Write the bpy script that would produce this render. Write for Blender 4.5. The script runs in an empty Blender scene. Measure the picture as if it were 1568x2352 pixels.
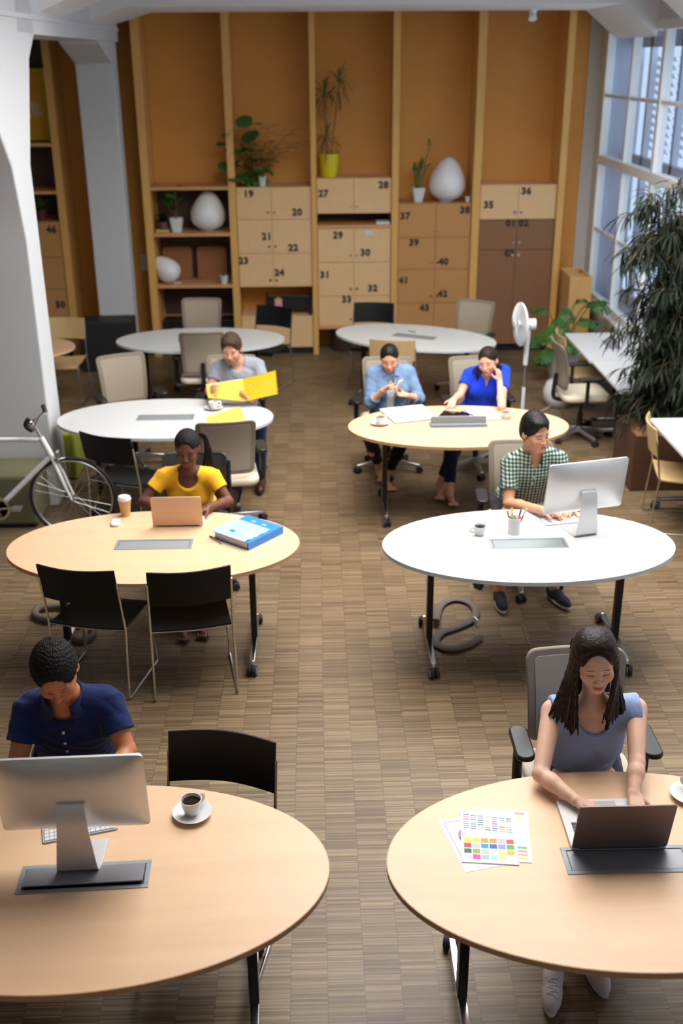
import bpy, bmesh, math, random
import numpy as np
from mathutils import Matrix, Vector, Euler

SC = bpy.context.scene
COL = SC.collection
PI = math.pi
rnd = random.Random(7)

# ------------------------------------------------------------------ camera
CAM_H, CAM_F, PITCH, ROLL, YAW = 3.4629, 2447.92, 0.4022, -0.0070, 0.0217
_F = np.array([math.sin(YAW)*math.cos(PITCH), math.cos(YAW)*math.cos(PITCH), -math.sin(PITCH)])
_R0 = np.array([math.cos(YAW), -math.sin(YAW), 0.0]); _U0 = np.cross(_R0, _F)
_c, _s = math.cos(ROLL), math.sin(ROLL)
_R = _c*_R0 + _s*_U0; _U = -_s*_R0 + _c*_U0
cd = bpy.data.cameras.new('camera'); cam = bpy.data.objects.new('camera', cd); COL.objects.link(cam)
M = Matrix.Identity(4)
for i in range(3):
    M[i][0] = _R[i]; M[i][1] = _U[i]; M[i][2] = -_F[i]
M[2][3] = CAM_H
cam.matrix_world = M
cd.sensor_fit = 'VERTICAL'; cd.sensor_height = 36.0; cd.lens = CAM_F/2352*36.0
cd.clip_start = 0.05; cd.clip_end = 200
cd.dof.use_dof = True; cd.dof.focus_distance = 4.7; cd.dof.aperture_fstop = 1.9
SC.camera = cam

def at(px, py, Y=None, Z=None, X=None):
    """point of the room seen at a pixel of the photograph, on a plane of known depth or height"""
    d = _F*CAM_F + _R*(px-784) + _U*(1176-py)
    if Z is not None: t = (Z-CAM_H)/d[2]
    elif Y is not None: t = Y/d[1]
    else: t = X/d[0]
    return Vector((d[0]*t, d[1]*t, CAM_H+d[2]*t))

# ------------------------------------------------------------------ world, lights, exposure
W = bpy.data.worlds.new('world'); SC.world = W; W.use_nodes = True
bg = W.node_tree.nodes['Background']; bg.inputs[0].default_value = (0.62, 0.78, 1.0, 1); bg.inputs[1].default_value = 1.3
SC.view_settings.view_transform = 'Standard'; SC.view_settings.look = 'None'
SC.view_settings.gamma = 1; SC.view_settings.use_curve_mapping = False
SC.view_settings.exposure = -0.12

def area(name, loc, rot, sx, sy, power, color):
    l = bpy.data.lights.new(name, 'AREA'); l.shape = 'RECTANGLE'; l.size = sx; l.size_y = sy
    l.energy = power; l.color = color
    o = bpy.data.objects.new(name, l); COL.objects.link(o); o.location = loc; o.rotation_euler = rot
    return o
area('skylight', (1.2, 7.2, 5.6), (0, 0, 0), 3.8, 5.9, 690, (1.0, 0.985, 0.97))
area('window_daylight', (4.6, 9.0, 2.6), (0, math.radians(80), 0), 3.0, 9.0, 235, (0.84, 0.92, 1.0))
area('rear_fill', (0.0, -1.8, 4.6), (math.radians(62), 0, 0), 7.0, 2.5, 16, (1.0, 0.98, 0.96))  # weak fill light behind the camera, in front of a solid wall

# ------------------------------------------------------------------ materials
def lin(c):
    return tuple(((x/255)/12.92 if x/255 <= 0.04045 else ((x/255+0.055)/1.055)**2.4) for x in c)
class NT:
    def __init__(s, name):
        s.m = bpy.data.materials.new(name); s.m.use_nodes = True; s.t = s.m.node_tree; s.n = s.t.nodes
        s.b = s.n['Principled BSDF']; s.out = s.n['Material Output']
    def new(s, typ, **kw):
        n = s.n.new(typ)
        for k, v in kw.items(): setattr(n, k, v)
        return n
    def link(s, a, b): s.t.links.new(a, b)
    def math(s, op, a, b=None, c=None, clamp=False):
        n = s.new('ShaderNodeMath', operation=op); n.use_clamp = clamp
        for i, v in enumerate((a, b, c)):
            if v is None: continue
            if isinstance(v, (int, float)): n.inputs[i].default_value = v
            else: s.link(v, n.inputs[i])
        return n.outputs[0]
    def vmath(s, op, a, b=None):
        n = s.new('ShaderNodeVectorMath', operation=op)
        for i, v in enumerate((a, b)):
            if v is None: continue
            if isinstance(v, (tuple, list)): n.inputs[i].default_value = v
            else: s.link(v, n.inputs[i])
        return n.outputs['Value'] if op == 'LENGTH' else n.outputs[0]
    def mix(s, f, a, b):
        n = s.new('ShaderNodeMix', data_type='RGBA')
        for k, v in ((0, f), (6, a), (7, b)):
            if isinstance(v, (int, float)): n.inputs[k].default_value = v
            elif isinstance(v, tuple): n.inputs[k].default_value = (*v[:3], 1)
            else: s.link(v, n.inputs[k])
        return n.outputs[2]
    def ramp(s, f, stops):
        n = s.new('ShaderNodeValToRGB'); cr = n.color_ramp
        while len(cr.elements) < len(stops): cr.elements.new(0.5)
        for e, (p, c) in zip(cr.elements, stops): e.position = p; e.color = (*c, 1)
        s.link(f, n.inputs[0]); return n.outputs[0]
    def coords(s, kind='Object'): return s.new('ShaderNodeTexCoord').outputs[kind]
    def mapping(s, v, scale=(1, 1, 1), loc=(0, 0, 0), rot=(0, 0, 0), typ='POINT'):
        n = s.new('ShaderNodeMapping', vector_type=typ); s.link(v, n.inputs[0])
        n.inputs['Scale'].default_value = scale; n.inputs['Location'].default_value = loc; n.inputs['Rotation'].default_value = rot
        return n.outputs[0]
    def noise(s, v, scale, detail=3, rough=0.5):
        n = s.new('ShaderNodeTexNoise'); s.link(v, n.inputs['Vector']); n.inputs['Scale'].default_value = scale
        n.inputs['Detail'].default_value = detail; n.inputs['Roughness'].default_value = rough
        return n.outputs['Fac']
    def bump(s, h, strength=0.2, dist=0.002):
        n = s.new('ShaderNodeBump'); n.inputs['Strength'].default_value = strength; n.inputs['Distance'].default_value = dist
        s.link(h, n.inputs['Height']); s.link(n.outputs[0], s.b.inputs['Normal'])

def plain(name, c, rough=0.5, metal=0.0, var=0.0, vs=8.0, bump=0.0, bs=60.0, spec=0.5, sheen=0.0, sub=0.0, stretch=(1, 1, 1)):
    t = NT(name); t.b.inputs['Roughness'].default_value = rough; t.b.inputs['Metallic'].default_value = metal
    t.b.inputs['Specular IOR Level'].default_value = spec
    t.b.inputs['Base Color'].default_value = (*c, 1)
    if sheen: t.b.inputs['Sheen Weight'].default_value = sheen
    if sub:
        t.b.inputs['Subsurface Weight'].default_value = sub; t.b.inputs['Subsurface Radius'].default_value = (0.01, 0.004, 0.002)
        t.b.inputs['Subsurface Scale'].default_value = 0.6
    v = t.mapping(t.coords(), scale=stretch)
    if var:
        f = t.noise(v, vs, 4)
        t.link(t.mix(f, tuple(x*(1-var) for x in c), tuple(min(1, x*(1+var)) for x in c)), t.b.inputs['Base Color'])
    if bump: t.bump(t.noise(v, bs, 3), bump, 0.003)
    return t.m

def wood(name, c1, c2, axis='X', rough=0.4, scale=5.0, knots=False, spec=0.4):
    t = NT(name); co = t.coords()
    st = {'X': (0.7, 9, 9), 'Y': (9, 0.7, 9), 'Z': (9, 9, 0.7)}[axis]
    g = t.noise(t.mapping(co, scale=st), scale, 5, 0.6)
    f = t.noise(t.mapping(co, scale=tuple(x*5 for x in st)), scale*1.5, 2, 0.5)
    col = t.mix(g, c1, c2)
    col = t.mix(t.math('MULTIPLY', f, 0.35), col, tuple(x*0.85 for x in c1))
    if knots:
        vo = t.new('ShaderNodeTexVoronoi'); t.link(t.mapping(co, scale=(3.2, 3.2, 3.2)), vo.inputs['Vector']); vo.inputs['Scale'].default_value = 1.0
        kf = t.math('LESS_THAN', vo.outputs['Distance'], 0.045)
        col = t.mix(t.math('MULTIPLY', kf, 0.6), col, tuple(x*0.35 for x in c1))
    t.link(col, t.b.inputs['Base Color']); t.b.inputs['Roughness'].default_value = rough
    t.b.inputs['Specular IOR Level'].default_value = spec
    return t.m

def floor_mat():
    t = NT('industrial_parquet'); co = t.coords()
    sp = t.new('ShaderNodeSeparateXYZ'); t.link(co, sp.inputs[0]); x, y = sp.outputs[0], sp.outputs[1]
    cw, bh, sh = 0.150, 0.165, 0.0068
    xi = t.math('FLOOR', t.math('DIVIDE', x, cw))
    wn = t.new('ShaderNodeTexWhiteNoise', noise_dimensions='1D'); t.link(xi, wn.inputs['W'])
    yo = t.math('ADD', y, t.math('MULTIPLY', wn.outputs['Value'], 0.4))
    bi = t.math('FLOOR', t.math('DIVIDE', yo, bh)); si = t.math('FLOOR', t.math('DIVIDE', yo, sh))
    def white(a, b):
        c = t.new('ShaderNodeCombineXYZ'); t.link(a, c.inputs[0]); t.link(b, c.inputs[1])
        w = t.new('ShaderNodeTexWhiteNoise', noise_dimensions='2D'); t.link(c.outputs[0], w.inputs['Vector']); return w.outputs['Value']
    strip, block = white(xi, si), white(bi, xi)
    fib = t.noise(t.mapping(co, scale=(9, 230, 1)), 1.6, 4, 0.75)
    wear = t.noise(co, 1.3, 3, 0.5)
    v = t.math('ADD', t.math('MULTIPLY', strip, 0.46), t.math('MULTIPLY', block, 0.12))
    v = t.math('ADD', v, t.math('MULTIPLY', fib, 0.52)); v = t.math('ADD', v, t.math('MULTIPLY', wear, 0.16))
    v = t.math('SUBTRACT', v, 0.16)
    col = t.ramp(v, [(0.0, lin((58, 45, 33))), (0.3, lin((97, 79, 57))), (0.6, lin((127, 106, 79))), (1.0, lin((176, 152, 117)))])
    fx = t.math('FRACT', t.math('DIVIDE', x, cw)); fy = t.math('FRACT', t.math('DIVIDE', yo, bh))
    seam = t.math('MAXIMUM', t.math('LESS_THAN', fx, 0.018), t.math('LESS_THAN', fy, 0.014))
    col = t.mix(t.math('MULTIPLY', seam, 0.55), col, lin((52, 40, 30)))
    t.link(col, t.b.inputs['Base Color'])
    t.link(t.math('ADD', t.math('MULTIPLY', fib, 0.2), 0.34), t.b.inputs['Roughness']); t.b.inputs['Specular IOR Level'].default_value = 0.38
    t.bump(t.math('ADD', strip, fib), 0.12, 0.001)
    return t.m

def glass_mat():
    t = NT('window_glass'); tr = t.new('ShaderNodeBsdfTransparent'); gl = t.new('ShaderNodeBsdfGlossy'); gl.inputs['Roughness'].default_value = 0.02
    tr.inputs[0].default_value = (0.94, 0.97, 1.0, 1)
    fr = t.new('ShaderNodeLayerWeight'); fr.inputs[0].default_value = 0.5; mx = t.new('ShaderNodeMixShader')
    t.link(t.math('ADD', t.math('MULTIPLY', t.math('POWER', fr.outputs['Facing'], 5.0), 0.35), 0.03), mx.inputs[0]); t.link(tr.outputs[0], mx.inputs[1]); t.link(gl.outputs[0], mx.inputs[2]); t.link(mx.outputs[0], t.out.inputs[0])
    return t.m

def plaid_mat():
    t = NT('green_navy_check'); sp = t.new('ShaderNodeSeparateXYZ'); t.link(t.coords(), sp.inputs[0])
    def band(o, p, ph=0.0):
        s = t.math('SINE', t.math('MULTIPLY', t.math('ADD', o, ph), 2*PI/p))
        return t.math('MULTIPLY', t.math('ADD', s, 0.9), 1.6, clamp=True) if False else t.math('GREATER_THAN', s, -0.1)
    a = band(sp.outputs[0], 0.024); b = band(sp.outputs[2], 0.024)
    s = t.math('MULTIPLY', t.math('ADD', a, b), 0.5)
    col = t.ramp(s, [(0.0, lin((36, 46, 72))), (0.5, lin((96, 122, 118))), (1.0, lin((196, 206, 168)))])
    t.link(col, t.b.inputs['Base Color']); t.b.inputs['Roughness'].default_value = 0.85; t.b.inputs['Specular IOR Level'].default_value = 0.15
    return t.m

def egg_mat():
    return plain('opal_white', (0.84, 0.85, 0.87), 0.35, sub=0.2)

MT = {}
def mt(k): return MT[k]
MT['floor'] = floor_mat()
MT['beech'] = wood('beech_laminate', lin((232, 195, 158)), lin((213, 170, 130)), 'X', 0.38, 1.6)
MT['beech_edge'] = wood('beech_edge_band', lin((206, 162, 120)), lin((194, 148, 106)), 'X', 0.4, 1.6)
MT['pine'] = wood('pine_timber', lin((232, 184, 108)), lin((214, 158, 82)), 'Z', 0.5, 4.0, True)
MT['pine_pale'] = wood('pale_pine', lin((226, 182, 118)), lin((206, 158, 92)), 'Z', 0.55, 4.0, True)
MT['board'] = plain('brown_hardboard', lin((222, 158, 76)), 0.5, var=0.07, vs=3, spec=0.35)
MT['shelf'] = wood('shelf_board', lin((222, 172, 118)), lin((206, 152, 98)), 'X', 0.45, 2.5)
MT['lock_pale'] = plain('pale_birch_panel', lin((230, 192, 142)), 0.5, var=0.05, vs=14, spec=0.3)
MT['lock_mid'] = plain('tan_fibreboard', lin((194, 144, 90)), 0.5, var=0.05, vs=14, spec=0.3)
MT['lock_dark'] = plain('brown_fibreboard', lin((142, 103, 72)), 0.5, var=0.05, vs=14, spec=0.3)
MT['felt'] = plain('brown_felt_board', lin((150, 100, 62)), 0.85, var=0.08, vs=20)
MT['white_lam'] = plain('white_laminate', (0.62, 0.62, 0.61), 0.35, spec=0.4)
MT['white_edge'] = plain('white_edge_band', (0.62, 0.65, 0.66), 0.45)
MT['paint'] = plain('white_paint', (0.62, 0.63, 0.64), 0.6, var=0.02, vs=4, spec=0.3)
MT['paint_ceiling'] = plain('ceiling_paint', (0.82, 0.82, 0.82), 0.7, spec=0.3)
MT['frame_white'] = plain('window_frame_paint', (0.76, 0.77, 0.76), 0.45)
MT['black'] = plain('black_plywood', (0.008, 0.008, 0.009), 0.45, spec=0.25)
MT['black_plastic'] = plain('black_plastic', (0.012, 0.012, 0.013), 0.4, bump=0.05, bs=200)
MT['black_metal'] = plain('black_metal', (0.010, 0.010, 0.011), 0.35, spec=0.4)
MT['rubber'] = plain('rubber', (0.014, 0.014, 0.015), 0.7)
MT['chrome'] = plain('chrome', (0.72, 0.71, 0.70), 0.13, 1.0)
MT['brushed'] = plain('brushed_aluminium', (0.62, 0.62, 0.62), 0.32, 1.0)
MT['alu'] = plain('anodised_aluminium', (0.68, 0.67, 0.66), 0.38, 0.75, bump=0.02, bs=400)
MT['alu_flat'] = plain('grey_aluminium_trim', (0.27, 0.29, 0.30), 0.5, 0.2)
MT['grey_flap'] = plain('grey_flap_metal', (0.24, 0.24, 0.265), 0.42, 0.35)
MT['caster_grey'] = plain('grey_caster_cap', (0.17, 0.165, 0.18), 0.5)
MT['mesh'] = plain('taupe_mesh', lin((158, 145, 127)), 0.8, bump=0.3, bs=420, var=0.03, vs=30)
MT['mesh_frame'] = plain('taupe_frame', lin((132, 119, 102)), 0.75)
MT['seat_cream'] = plain('cream_seat_fabric', lin((214, 202, 180)), 0.85)
MT['glass'] = glass_mat()
MT['china'] = plain('white_china', (0.70, 0.70, 0.69), 0.15)
MT['coffee'] = plain('coffee', (0.012, 0.005, 0.003), 0.08)
MT['paper'] = plain('paper', (0.70, 0.70, 0.70), 0.7)
MT['egg'] = egg_mat()
MT['cardboard'] = plain('kraft_cup', lin((208, 164, 104)), 0.7)
MT['black_fabric'] = plain('black_fabric', (0.010, 0.010, 0.011), 0.9, sheen=0.1)
MT['ink'] = plain('black_stencil_ink', (0.02, 0.016, 0.012), 0.7)
MT['yellow_card'] = plain('yellow_card', lin((206, 176, 14)), 0.45)
MT['yellow_pale'] = plain('pale_yellow_card', lin((232, 206, 92)), 0.5)
MT['blue_card'] = plain('blue_card', lin((48, 132, 214)), 0.4)
MT['soil'] = plain('bark_mulch', lin((120, 84, 56)), 0.95, var=0.6, vs=60, bump=0.8, bs=50)
MT['planter'] = wood('walnut_planter', lin((96, 62, 42)), lin((70, 44, 30)), 'Y', 0.5, 3)
MT['olive'] = plain('olive_upholstery', lin((104, 104, 76)), 0.9, var=0.08, vs=6, bump=0.1, bs=300)
MT['lime'] = plain('lime_upholstery', lin((140, 150, 42)), 0.9, var=0.08, vs=8)
MT['speaker'] = plain('black_cabinet_vinyl', (0.014, 0.014, 0.017), 0.6, bump=0.2, bs=200)
MT['brass'] = plain('brass_trim', lin((146, 120, 94)), 0.35, 0.6)
MT['conduit'] = plain('grey_conduit', lin((104, 94, 86)), 0.7, bump=0.2, bs=120)
MT['leaf'] = plain('leaf_green', lin((58, 104, 44)), 0.45, var=0.35, vs=9, spec=0.4)
MT['leaf_bright'] = plain('leaf_bright_green', lin((98, 150, 50)), 0.45, var=0.3, vs=9)
MT['leaf_dark'] = plain('leaf_dark_green', lin((32, 40, 26)), 0.6, var=0.5, vs=7, spec=0.2)
MT['leaf_olive'] = plain('leaf_olive_green', lin((92, 98, 48)), 0.5, var=0.35, vs=9)
MT['stem'] = plain('plant_stem', lin((128, 104, 70)), 0.7, var=0.2, vs=30)
MT['pot_white'] = plain('white_pot', (0.74, 0.74, 0.72), 0.4)
MT['pot_yellow'] = plain('yellow_pot', lin((214, 196, 20)), 0.4)
MT['pot_red'] = plain('maroon_pot', lin((92, 30, 38)), 0.5)
MT['pot_purple'] = plain('mauve_pot', lin((118, 84, 98)), 0.6)
MT['fan_white'] = plain('fan_plastic', (0.74, 0.75, 0.77), 0.35)
MT['bike_white'] = plain('bicycle_paint', (0.80, 0.81, 0.80), 0.2)
MT['tyre'] = plain('tyre_rubber', (0.012, 0.012, 0.014), 0.7)
MT['rose'] = plain('gold_laptop_lid', lin((222, 184, 150)), 0.4, 0.3)
MT['shaded_lid'] = plain('laptop_lid', lin((112, 96, 92)), 0.4, 0.45)  # silver lid, its shade put into the base colour
MT['key'] = plain('key_white', (0.66, 0.66, 0.66), 0.5)
MT['key_gap'] = plain('key_gap', (0.42, 0.42, 0.42), 0.5)
MT['outer_paint'] = plain('outer_window_paint', lin((166, 178, 196)), 0.6)
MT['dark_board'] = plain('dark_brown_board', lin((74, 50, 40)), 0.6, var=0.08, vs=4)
# ------------------------------------------------------------------ object helpers
def tag(o, label=None, cat=None, group=None, kind=None):
    if label: o['label'] = label
    if cat: o['category'] = cat
    if group: o['group'] = group
    if kind: o['kind'] = kind
    return o
def thing(name, label, cat, loc=(0, 0, 0), rz=0.0, group=None):
    o = bpy.data.objects.new(name, None); COL.objects.link(o); o.location = loc; o.rotation_euler = (0, 0, rz)
    o.empty_display_size = 0.1
    return tag(o, label, cat, group)
def kids(o): return [c for c in bpy.data.objects if c.parent == o]
def copy_tree(o, parent=None, ch=None):
    if ch is None:
        ch = {}
        for c in bpy.data.objects:
            if c.parent: ch.setdefault(c.parent.name, []).append(c)
    c = o.copy(); COL.objects.link(c); c.parent = parent
    for k in ch.get(o.name, []): copy_tree(k, c, ch)
    return c
def place(proto, used, loc, rz, label, group=None, cat=None):
    o = proto if not used.get(proto.name) else copy_tree(proto)
    used[proto.name] = True
    o.location = loc; o.rotation_euler = (0, 0, rz); o['label'] = label
    if group: o['group'] = group
    return o

class MB:
    """collects shapes and links them as one mesh object"""
    def __init__(s): s.v = []; s.f = []; s.mi = []; s.cur = 0
    def add(s, vs, fs):
        n = len(s.v); s.v += [tuple(v) for v in vs]; s.f += [tuple(i+n for i in f) for f in fs]; s.mi += [s.cur]*len(fs); return s
    def box(s, c, size, R=None):
        vs = []
        for x in (-.5, .5):
            for y in (-.5, .5):
                for z in (-.5, .5):
                    p = Vector((x*size[0], y*size[1], z*size[2]))
                    if R is not None: p = R @ p
                    vs.append(p+Vector(c))
        return s.add(vs, [(0, 1, 3, 2), (4, 6, 7, 5), (0, 4, 5, 1), (2, 3, 7, 6), (0, 2, 6, 4), (1, 5, 7, 3)])
    def b2(s, x0, x1, y0, y1, z0, z1): return s.box(((x0+x1)/2, (y0+y1)/2, (z0+z1)/2), (x1-x0, y1-y0, z1-z0))
    def ring(s, pts, rad, n, closed=False, flat=1.0, cap=True):
        pts = [Vector(p) for p in pts]; m = len(pts); rs = rad if isinstance(rad, (list, tuple)) else [rad]*m
        vs = []; up = None
        for i, p in enumerate(pts):
            if closed: t = pts[(i+1) % m]-pts[i-1]
            else: t = pts[min(i+1, m-1)]-pts[max(i-1, 0)]
            t.normalize()
            if up is None:
                up = Vector((0, 0, 1)) if abs(t.z) < 0.9 else Vector((0, 1, 0))
            up = (up - t*up.dot(t))
            if up.length < 1e-5: up = t.orthogonal()
            up.normalize(); sd = t.cross(up)
            for k in range(n):
                a = 2*PI*k/n
                vs.append(p + (sd*math.cos(a) + up*math.sin(a)*flat)*rs[i])
        fs = []
        for i in range(m if closed else m-1):
            j = (i+1) % m
            for k in range(n):
                k2 = (k+1) % n
                fs.append((i*n+k, i*n+k2, j*n+k2, j*n+k))
        if cap and not closed:
            fs.append(tuple(range(n-1, -1, -1))); fs.append(tuple((m-1)*n+k for k in range(n)))
        return s.add(vs, fs)
    def tube(s, pts, r, n=10, closed=False, sub=0, flat=1.0):
        if sub:
            pts = smooth_path(pts, sub, closed)
        return s.ring(pts, r, n, closed, flat)
    def cyl(s, a, b, r1, r2=None, n=20): return s.ring([a, b], [r1, r1 if r2 is None else r2], n)
    def lathe(s, prof, c=(0, 0, 0), n=32, R=None, sx=1, sy=1):
        vs = []; m = len(prof)
        for r, z in prof:
            for k in range(n):
                a = 2*PI*k/n; p = Vector((r*math.cos(a)*sx, r*math.sin(a)*sy, z))
                if R is not None: p = R @ p
                vs.append(p+Vector(c))
        fs = [(i*n+k, i*n+(k+1) % n, (i+1)*n+(k+1) % n, (i+1)*n+k) for i in range(m-1) for k in range(n)]
        if prof[0][0] > 1e-6: fs.append(tuple(range(n-1, -1, -1)))
        if prof[-1][0] > 1e-6: fs.append(tuple((m-1)*n+k for k in range(n)))
        return s.add(vs, fs)
    def prism(s, out, z0, z1, T=None):
        n = len(out); vs = [Vector((x, y, z0)) for x, y in out]+[Vector((x, y, z1)) for x, y in out]
        if T is not None: vs = [T @ v for v in vs]
        return s.add(vs, [tuple(range(n-1, -1, -1)), tuple(range(n, 2*n))]+[(i, (i+1) % n, n+(i+1) % n, n+i) for i in range(n)])
    def quad(s, a, b, c, d): return s.add([a, b, c, d], [(0, 1, 2, 3)])
    def ball(s, c, r, n=16, R=None, sc=(1, 1, 1)):
        prof = [(max(math.sin(PI*i/(n//2)), 0)*r, -math.cos(PI*i/(n//2))*r) for i in range(n//2+1)]
        vs0 = len(s.v); s.lathe(prof, (0, 0, 0), n)
        for i in range(vs0, len(s.v)):
            p = Vector([s.v[i][k]*sc[k] for k in range(3)])
            if R is not None: p = R @ p
            s.v[i] = tuple(p+Vector(c))
        return s
    def sheet(s, fn, nu, nv, th=0.0):
        """a curved panel: fn(u,v)->point, with thickness along its normal"""
        P = [[Vector(fn(i/nu, j/nv)) for j in range(nv+1)] for i in range(nu+1)]
        if th <= 0:
            vs = [p for r in P for p in r]; w = nv+1
            return s.add(vs, [(i*w+j, (i+1)*w+j, (i+1)*w+j+1, i*w+j+1) for i in range(nu) for j in range(nv)])
        A = []; B = []
        for i in range(nu+1):
            for j in range(nv+1):
                du = P[min(i+1, nu)][j]-P[max(i-1, 0)][j]; dv = P[i][min(j+1, nv)]-P[i][max(j-1, 0)]
                n = du.cross(dv); n.normalize() if n.length > 0 else None
                A.append(P[i][j]+n*th/2); B.append(P[i][j]-n*th/2)
        w = nv+1; N = len(A); fs = []
        for i in range(nu):
            for j in range(nv):
                a, b, c, d = i*w+j, (i+1)*w+j, (i+1)*w+j+1, i*w+j+1
                fs += [(a, b, c, d), (N+d, N+c, N+b, N+a)]
        for i in range(nu):
            a, b = i*w, (i+1)*w; fs.append((b, a, N+a, N+b)); a, b = i*w+nv, (i+1)*w+nv; fs.append((a, b, N+b, N+a))
        for j in range(nv):
            a, b = j, j+1; fs.append((a, b, N+b, N+a)); a, b = nu*w+j, nu*w+j+1; fs.append((b, a, N+a, N+b))
        return s.add(A+B, fs)
    def build(s, name, mats, parent=None, smooth=35, bev=0.0, loc=None, seg=2):
        me = bpy.data.meshes.new(name); me.from_pydata(s.v, [], s.f)
        if not isinstance(mats, (list, tuple)): mats = [mats]
        for m in mats: me.materials.append(m)
        if len(mats) > 1: me.polygons.foreach_set('material_index', s.mi)
        if smooth:
            me.polygons.foreach_set('use_smooth', [True]*len(me.polygons)); me.update()
            me.set_sharp_from_angle(angle=math.radians(smooth))
        me.update()
        o = bpy.data.objects.new(name, me); COL.objects.link(o)
        if parent is not None: o.parent = parent
        if loc is not None: o.location = loc
        if bev:
            b = o.modifiers.new('bevel', 'BEVEL'); b.width = bev; b.segments = seg; b.limit_method = 'ANGLE'; b.angle_limit = math.radians(50)
        return o

def smooth_path(pts, sub, closed=False):
    P = [Vector(p) for p in pts]; m = len(P); out = []
    rng = range(m if closed else m-1)
    for i in rng:
        p0 = P[(i-1) % m] if closed or i > 0 else P[0]; p1 = P[i]; p2 = P[(i+1) % m]; p3 = P[(i+2) % m] if closed or i+2 < m else P[-1]
        for k in range(sub):
            t = k/sub
            out.append(0.5*((2*p1)+(p2-p0)*t+(2*p0-5*p1+4*p2-p3)*t*t+(3*p1-p0-3*p2+p3)*t**3))
    if not closed: out.append(P[-1])
    return out
def rrect(w, h, r, n=5, cx=0, cy=0):
    out = []
    for (sx, sy, a0) in ((1, 1, 0), (-1, 1, 90), (-1, -1, 180), (1, -1, 270)):
        for i in range(n+1):
            a = math.radians(a0+90*i/n); out.append((cx+sx*(w/2-r)+r*math.cos(a), cy+sy*(h/2-r)+r*math.sin(a)))
    return out
def dense(out, L):
    r = []
    for i in range(len(out)):
        a, b = out[i], out[(i+1) % len(out)]; n = max(1, int(math.hypot(b[0]-a[0], b[1]-a[1])/L))
        r += [(a[0]+(b[0]-a[0])*k/n, a[1]+(b[1]-a[1])*k/n) for k in range(n)]
    return r
def oval(a, b, n=96): return [(a*math.cos(2*PI*i/n), b*math.sin(2*PI*i/n)) for i in range(n)]
def rot(ax, deg): return Matrix.Rotation(math.radians(deg), 3, ax)
def struct(name, mb, m, smooth=35, bev=0.0):
    return tag(mb.build(name, m, None, smooth, bev), kind='structure')

# ------------------------------------------------------------------ signed distance modelling (bodies, clothes, hair)
def _np(v): return np.array(v, dtype=np.float64)
def rc(a, b, r1, r2):
    a, b = _np(a), _np(b); ba = b-a; L = float(ba@ba)+1e-12; R = max(r1, r2)
    def f(P):
        t = np.clip((P-a)@ba/L, 0, 1); q = P-a-t[:, None]*ba
        return np.sqrt((q*q).sum(1))-(r1+(r2-r1)*t)
    return f, np.minimum(a, b)-R, np.maximum(a, b)+R
def fc(a, b, r1, r2, rd=0.004):
    a, b = _np(a), _np(b); ba = b-a; L = np.linalg.norm(ba)+1e-9; d = ba/L; R = max(r1, r2)
    def f(P):
        q = P-a; t = q@d; rad = np.sqrt(np.maximum((q*q).sum(1)-t*t, 0)); tt = np.clip(t/L, 0, 1)
        dr = rad-(r1+(r2-r1)*tt)+rd; da = np.abs(t-L/2)-L/2+rd
        return np.minimum(np.maximum(dr, da), 0)+np.sqrt(np.maximum(dr, 0)**2+np.maximum(da, 0)**2)-rd
    return f, np.minimum(a, b)-R, np.maximum(a, b)+R
def el(c, r, R=None):
    c, r = _np(c), _np(r); Rm = None if R is None else np.array(R, dtype=np.float64)
    def f(P):
        q = P-c
        if Rm is not None: q = q@Rm
        k0 = np.sqrt(((q/r)**2).sum(1)); k1 = np.sqrt(((q/(r*r))**2).sum(1))+1e-9
        return k0*(k0-1)/k1
    m = max(r) if R is not None else r
    return f, c-m, c+m
def rb(c, hf, R=None, rd=0.004):
    c, hf = _np(c), _np(hf)-rd; Rm = None if R is None else np.array(R, dtype=np.float64)
    def f(P):
        q = P-c
        if Rm is not None: q = q@Rm
        d = np.abs(q)-hf
        return np.sqrt((np.maximum(d, 0)**2).sum(1))+np.minimum(d.max(1), 0)-rd
    m = float(np.linalg.norm(hf)+rd)
    return f, c-m, c+m
def half(p, n):
    """keeps the side the normal points away from"""
    p, n = _np(p), _np(n); n = n/np.linalg.norm(n)
    return lambda P: (P-p)@n
def sdf_eval(ops, P, lo=None, hi=None, disp=None):
    F = np.full(len(P), 0.5)
    for o in ops:
        k = max(o[2], 1e-4)
        if o[0] == '&':
            d = o[1](P); h = np.maximum(k-np.abs(F-d), 0)/k; F = np.maximum(F, d)+h*h*k*0.25; continue
        f, l, u = o[1]; m = k+0.02
        if lo is not None and (np.any(l-m > hi) or np.any(u+m < lo)): continue
        d = f(P)
        if o[0] == '+': h = np.maximum(k-np.abs(F-d), 0)/k; F = np.minimum(F, d)-h*h*k*0.25
        else: d = -d; h = np.maximum(k-np.abs(F-d), 0)/k; F = np.maximum(F, d)+h*h*k*0.25
    if disp is not None: F = F+disp(P)
    return F
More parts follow.
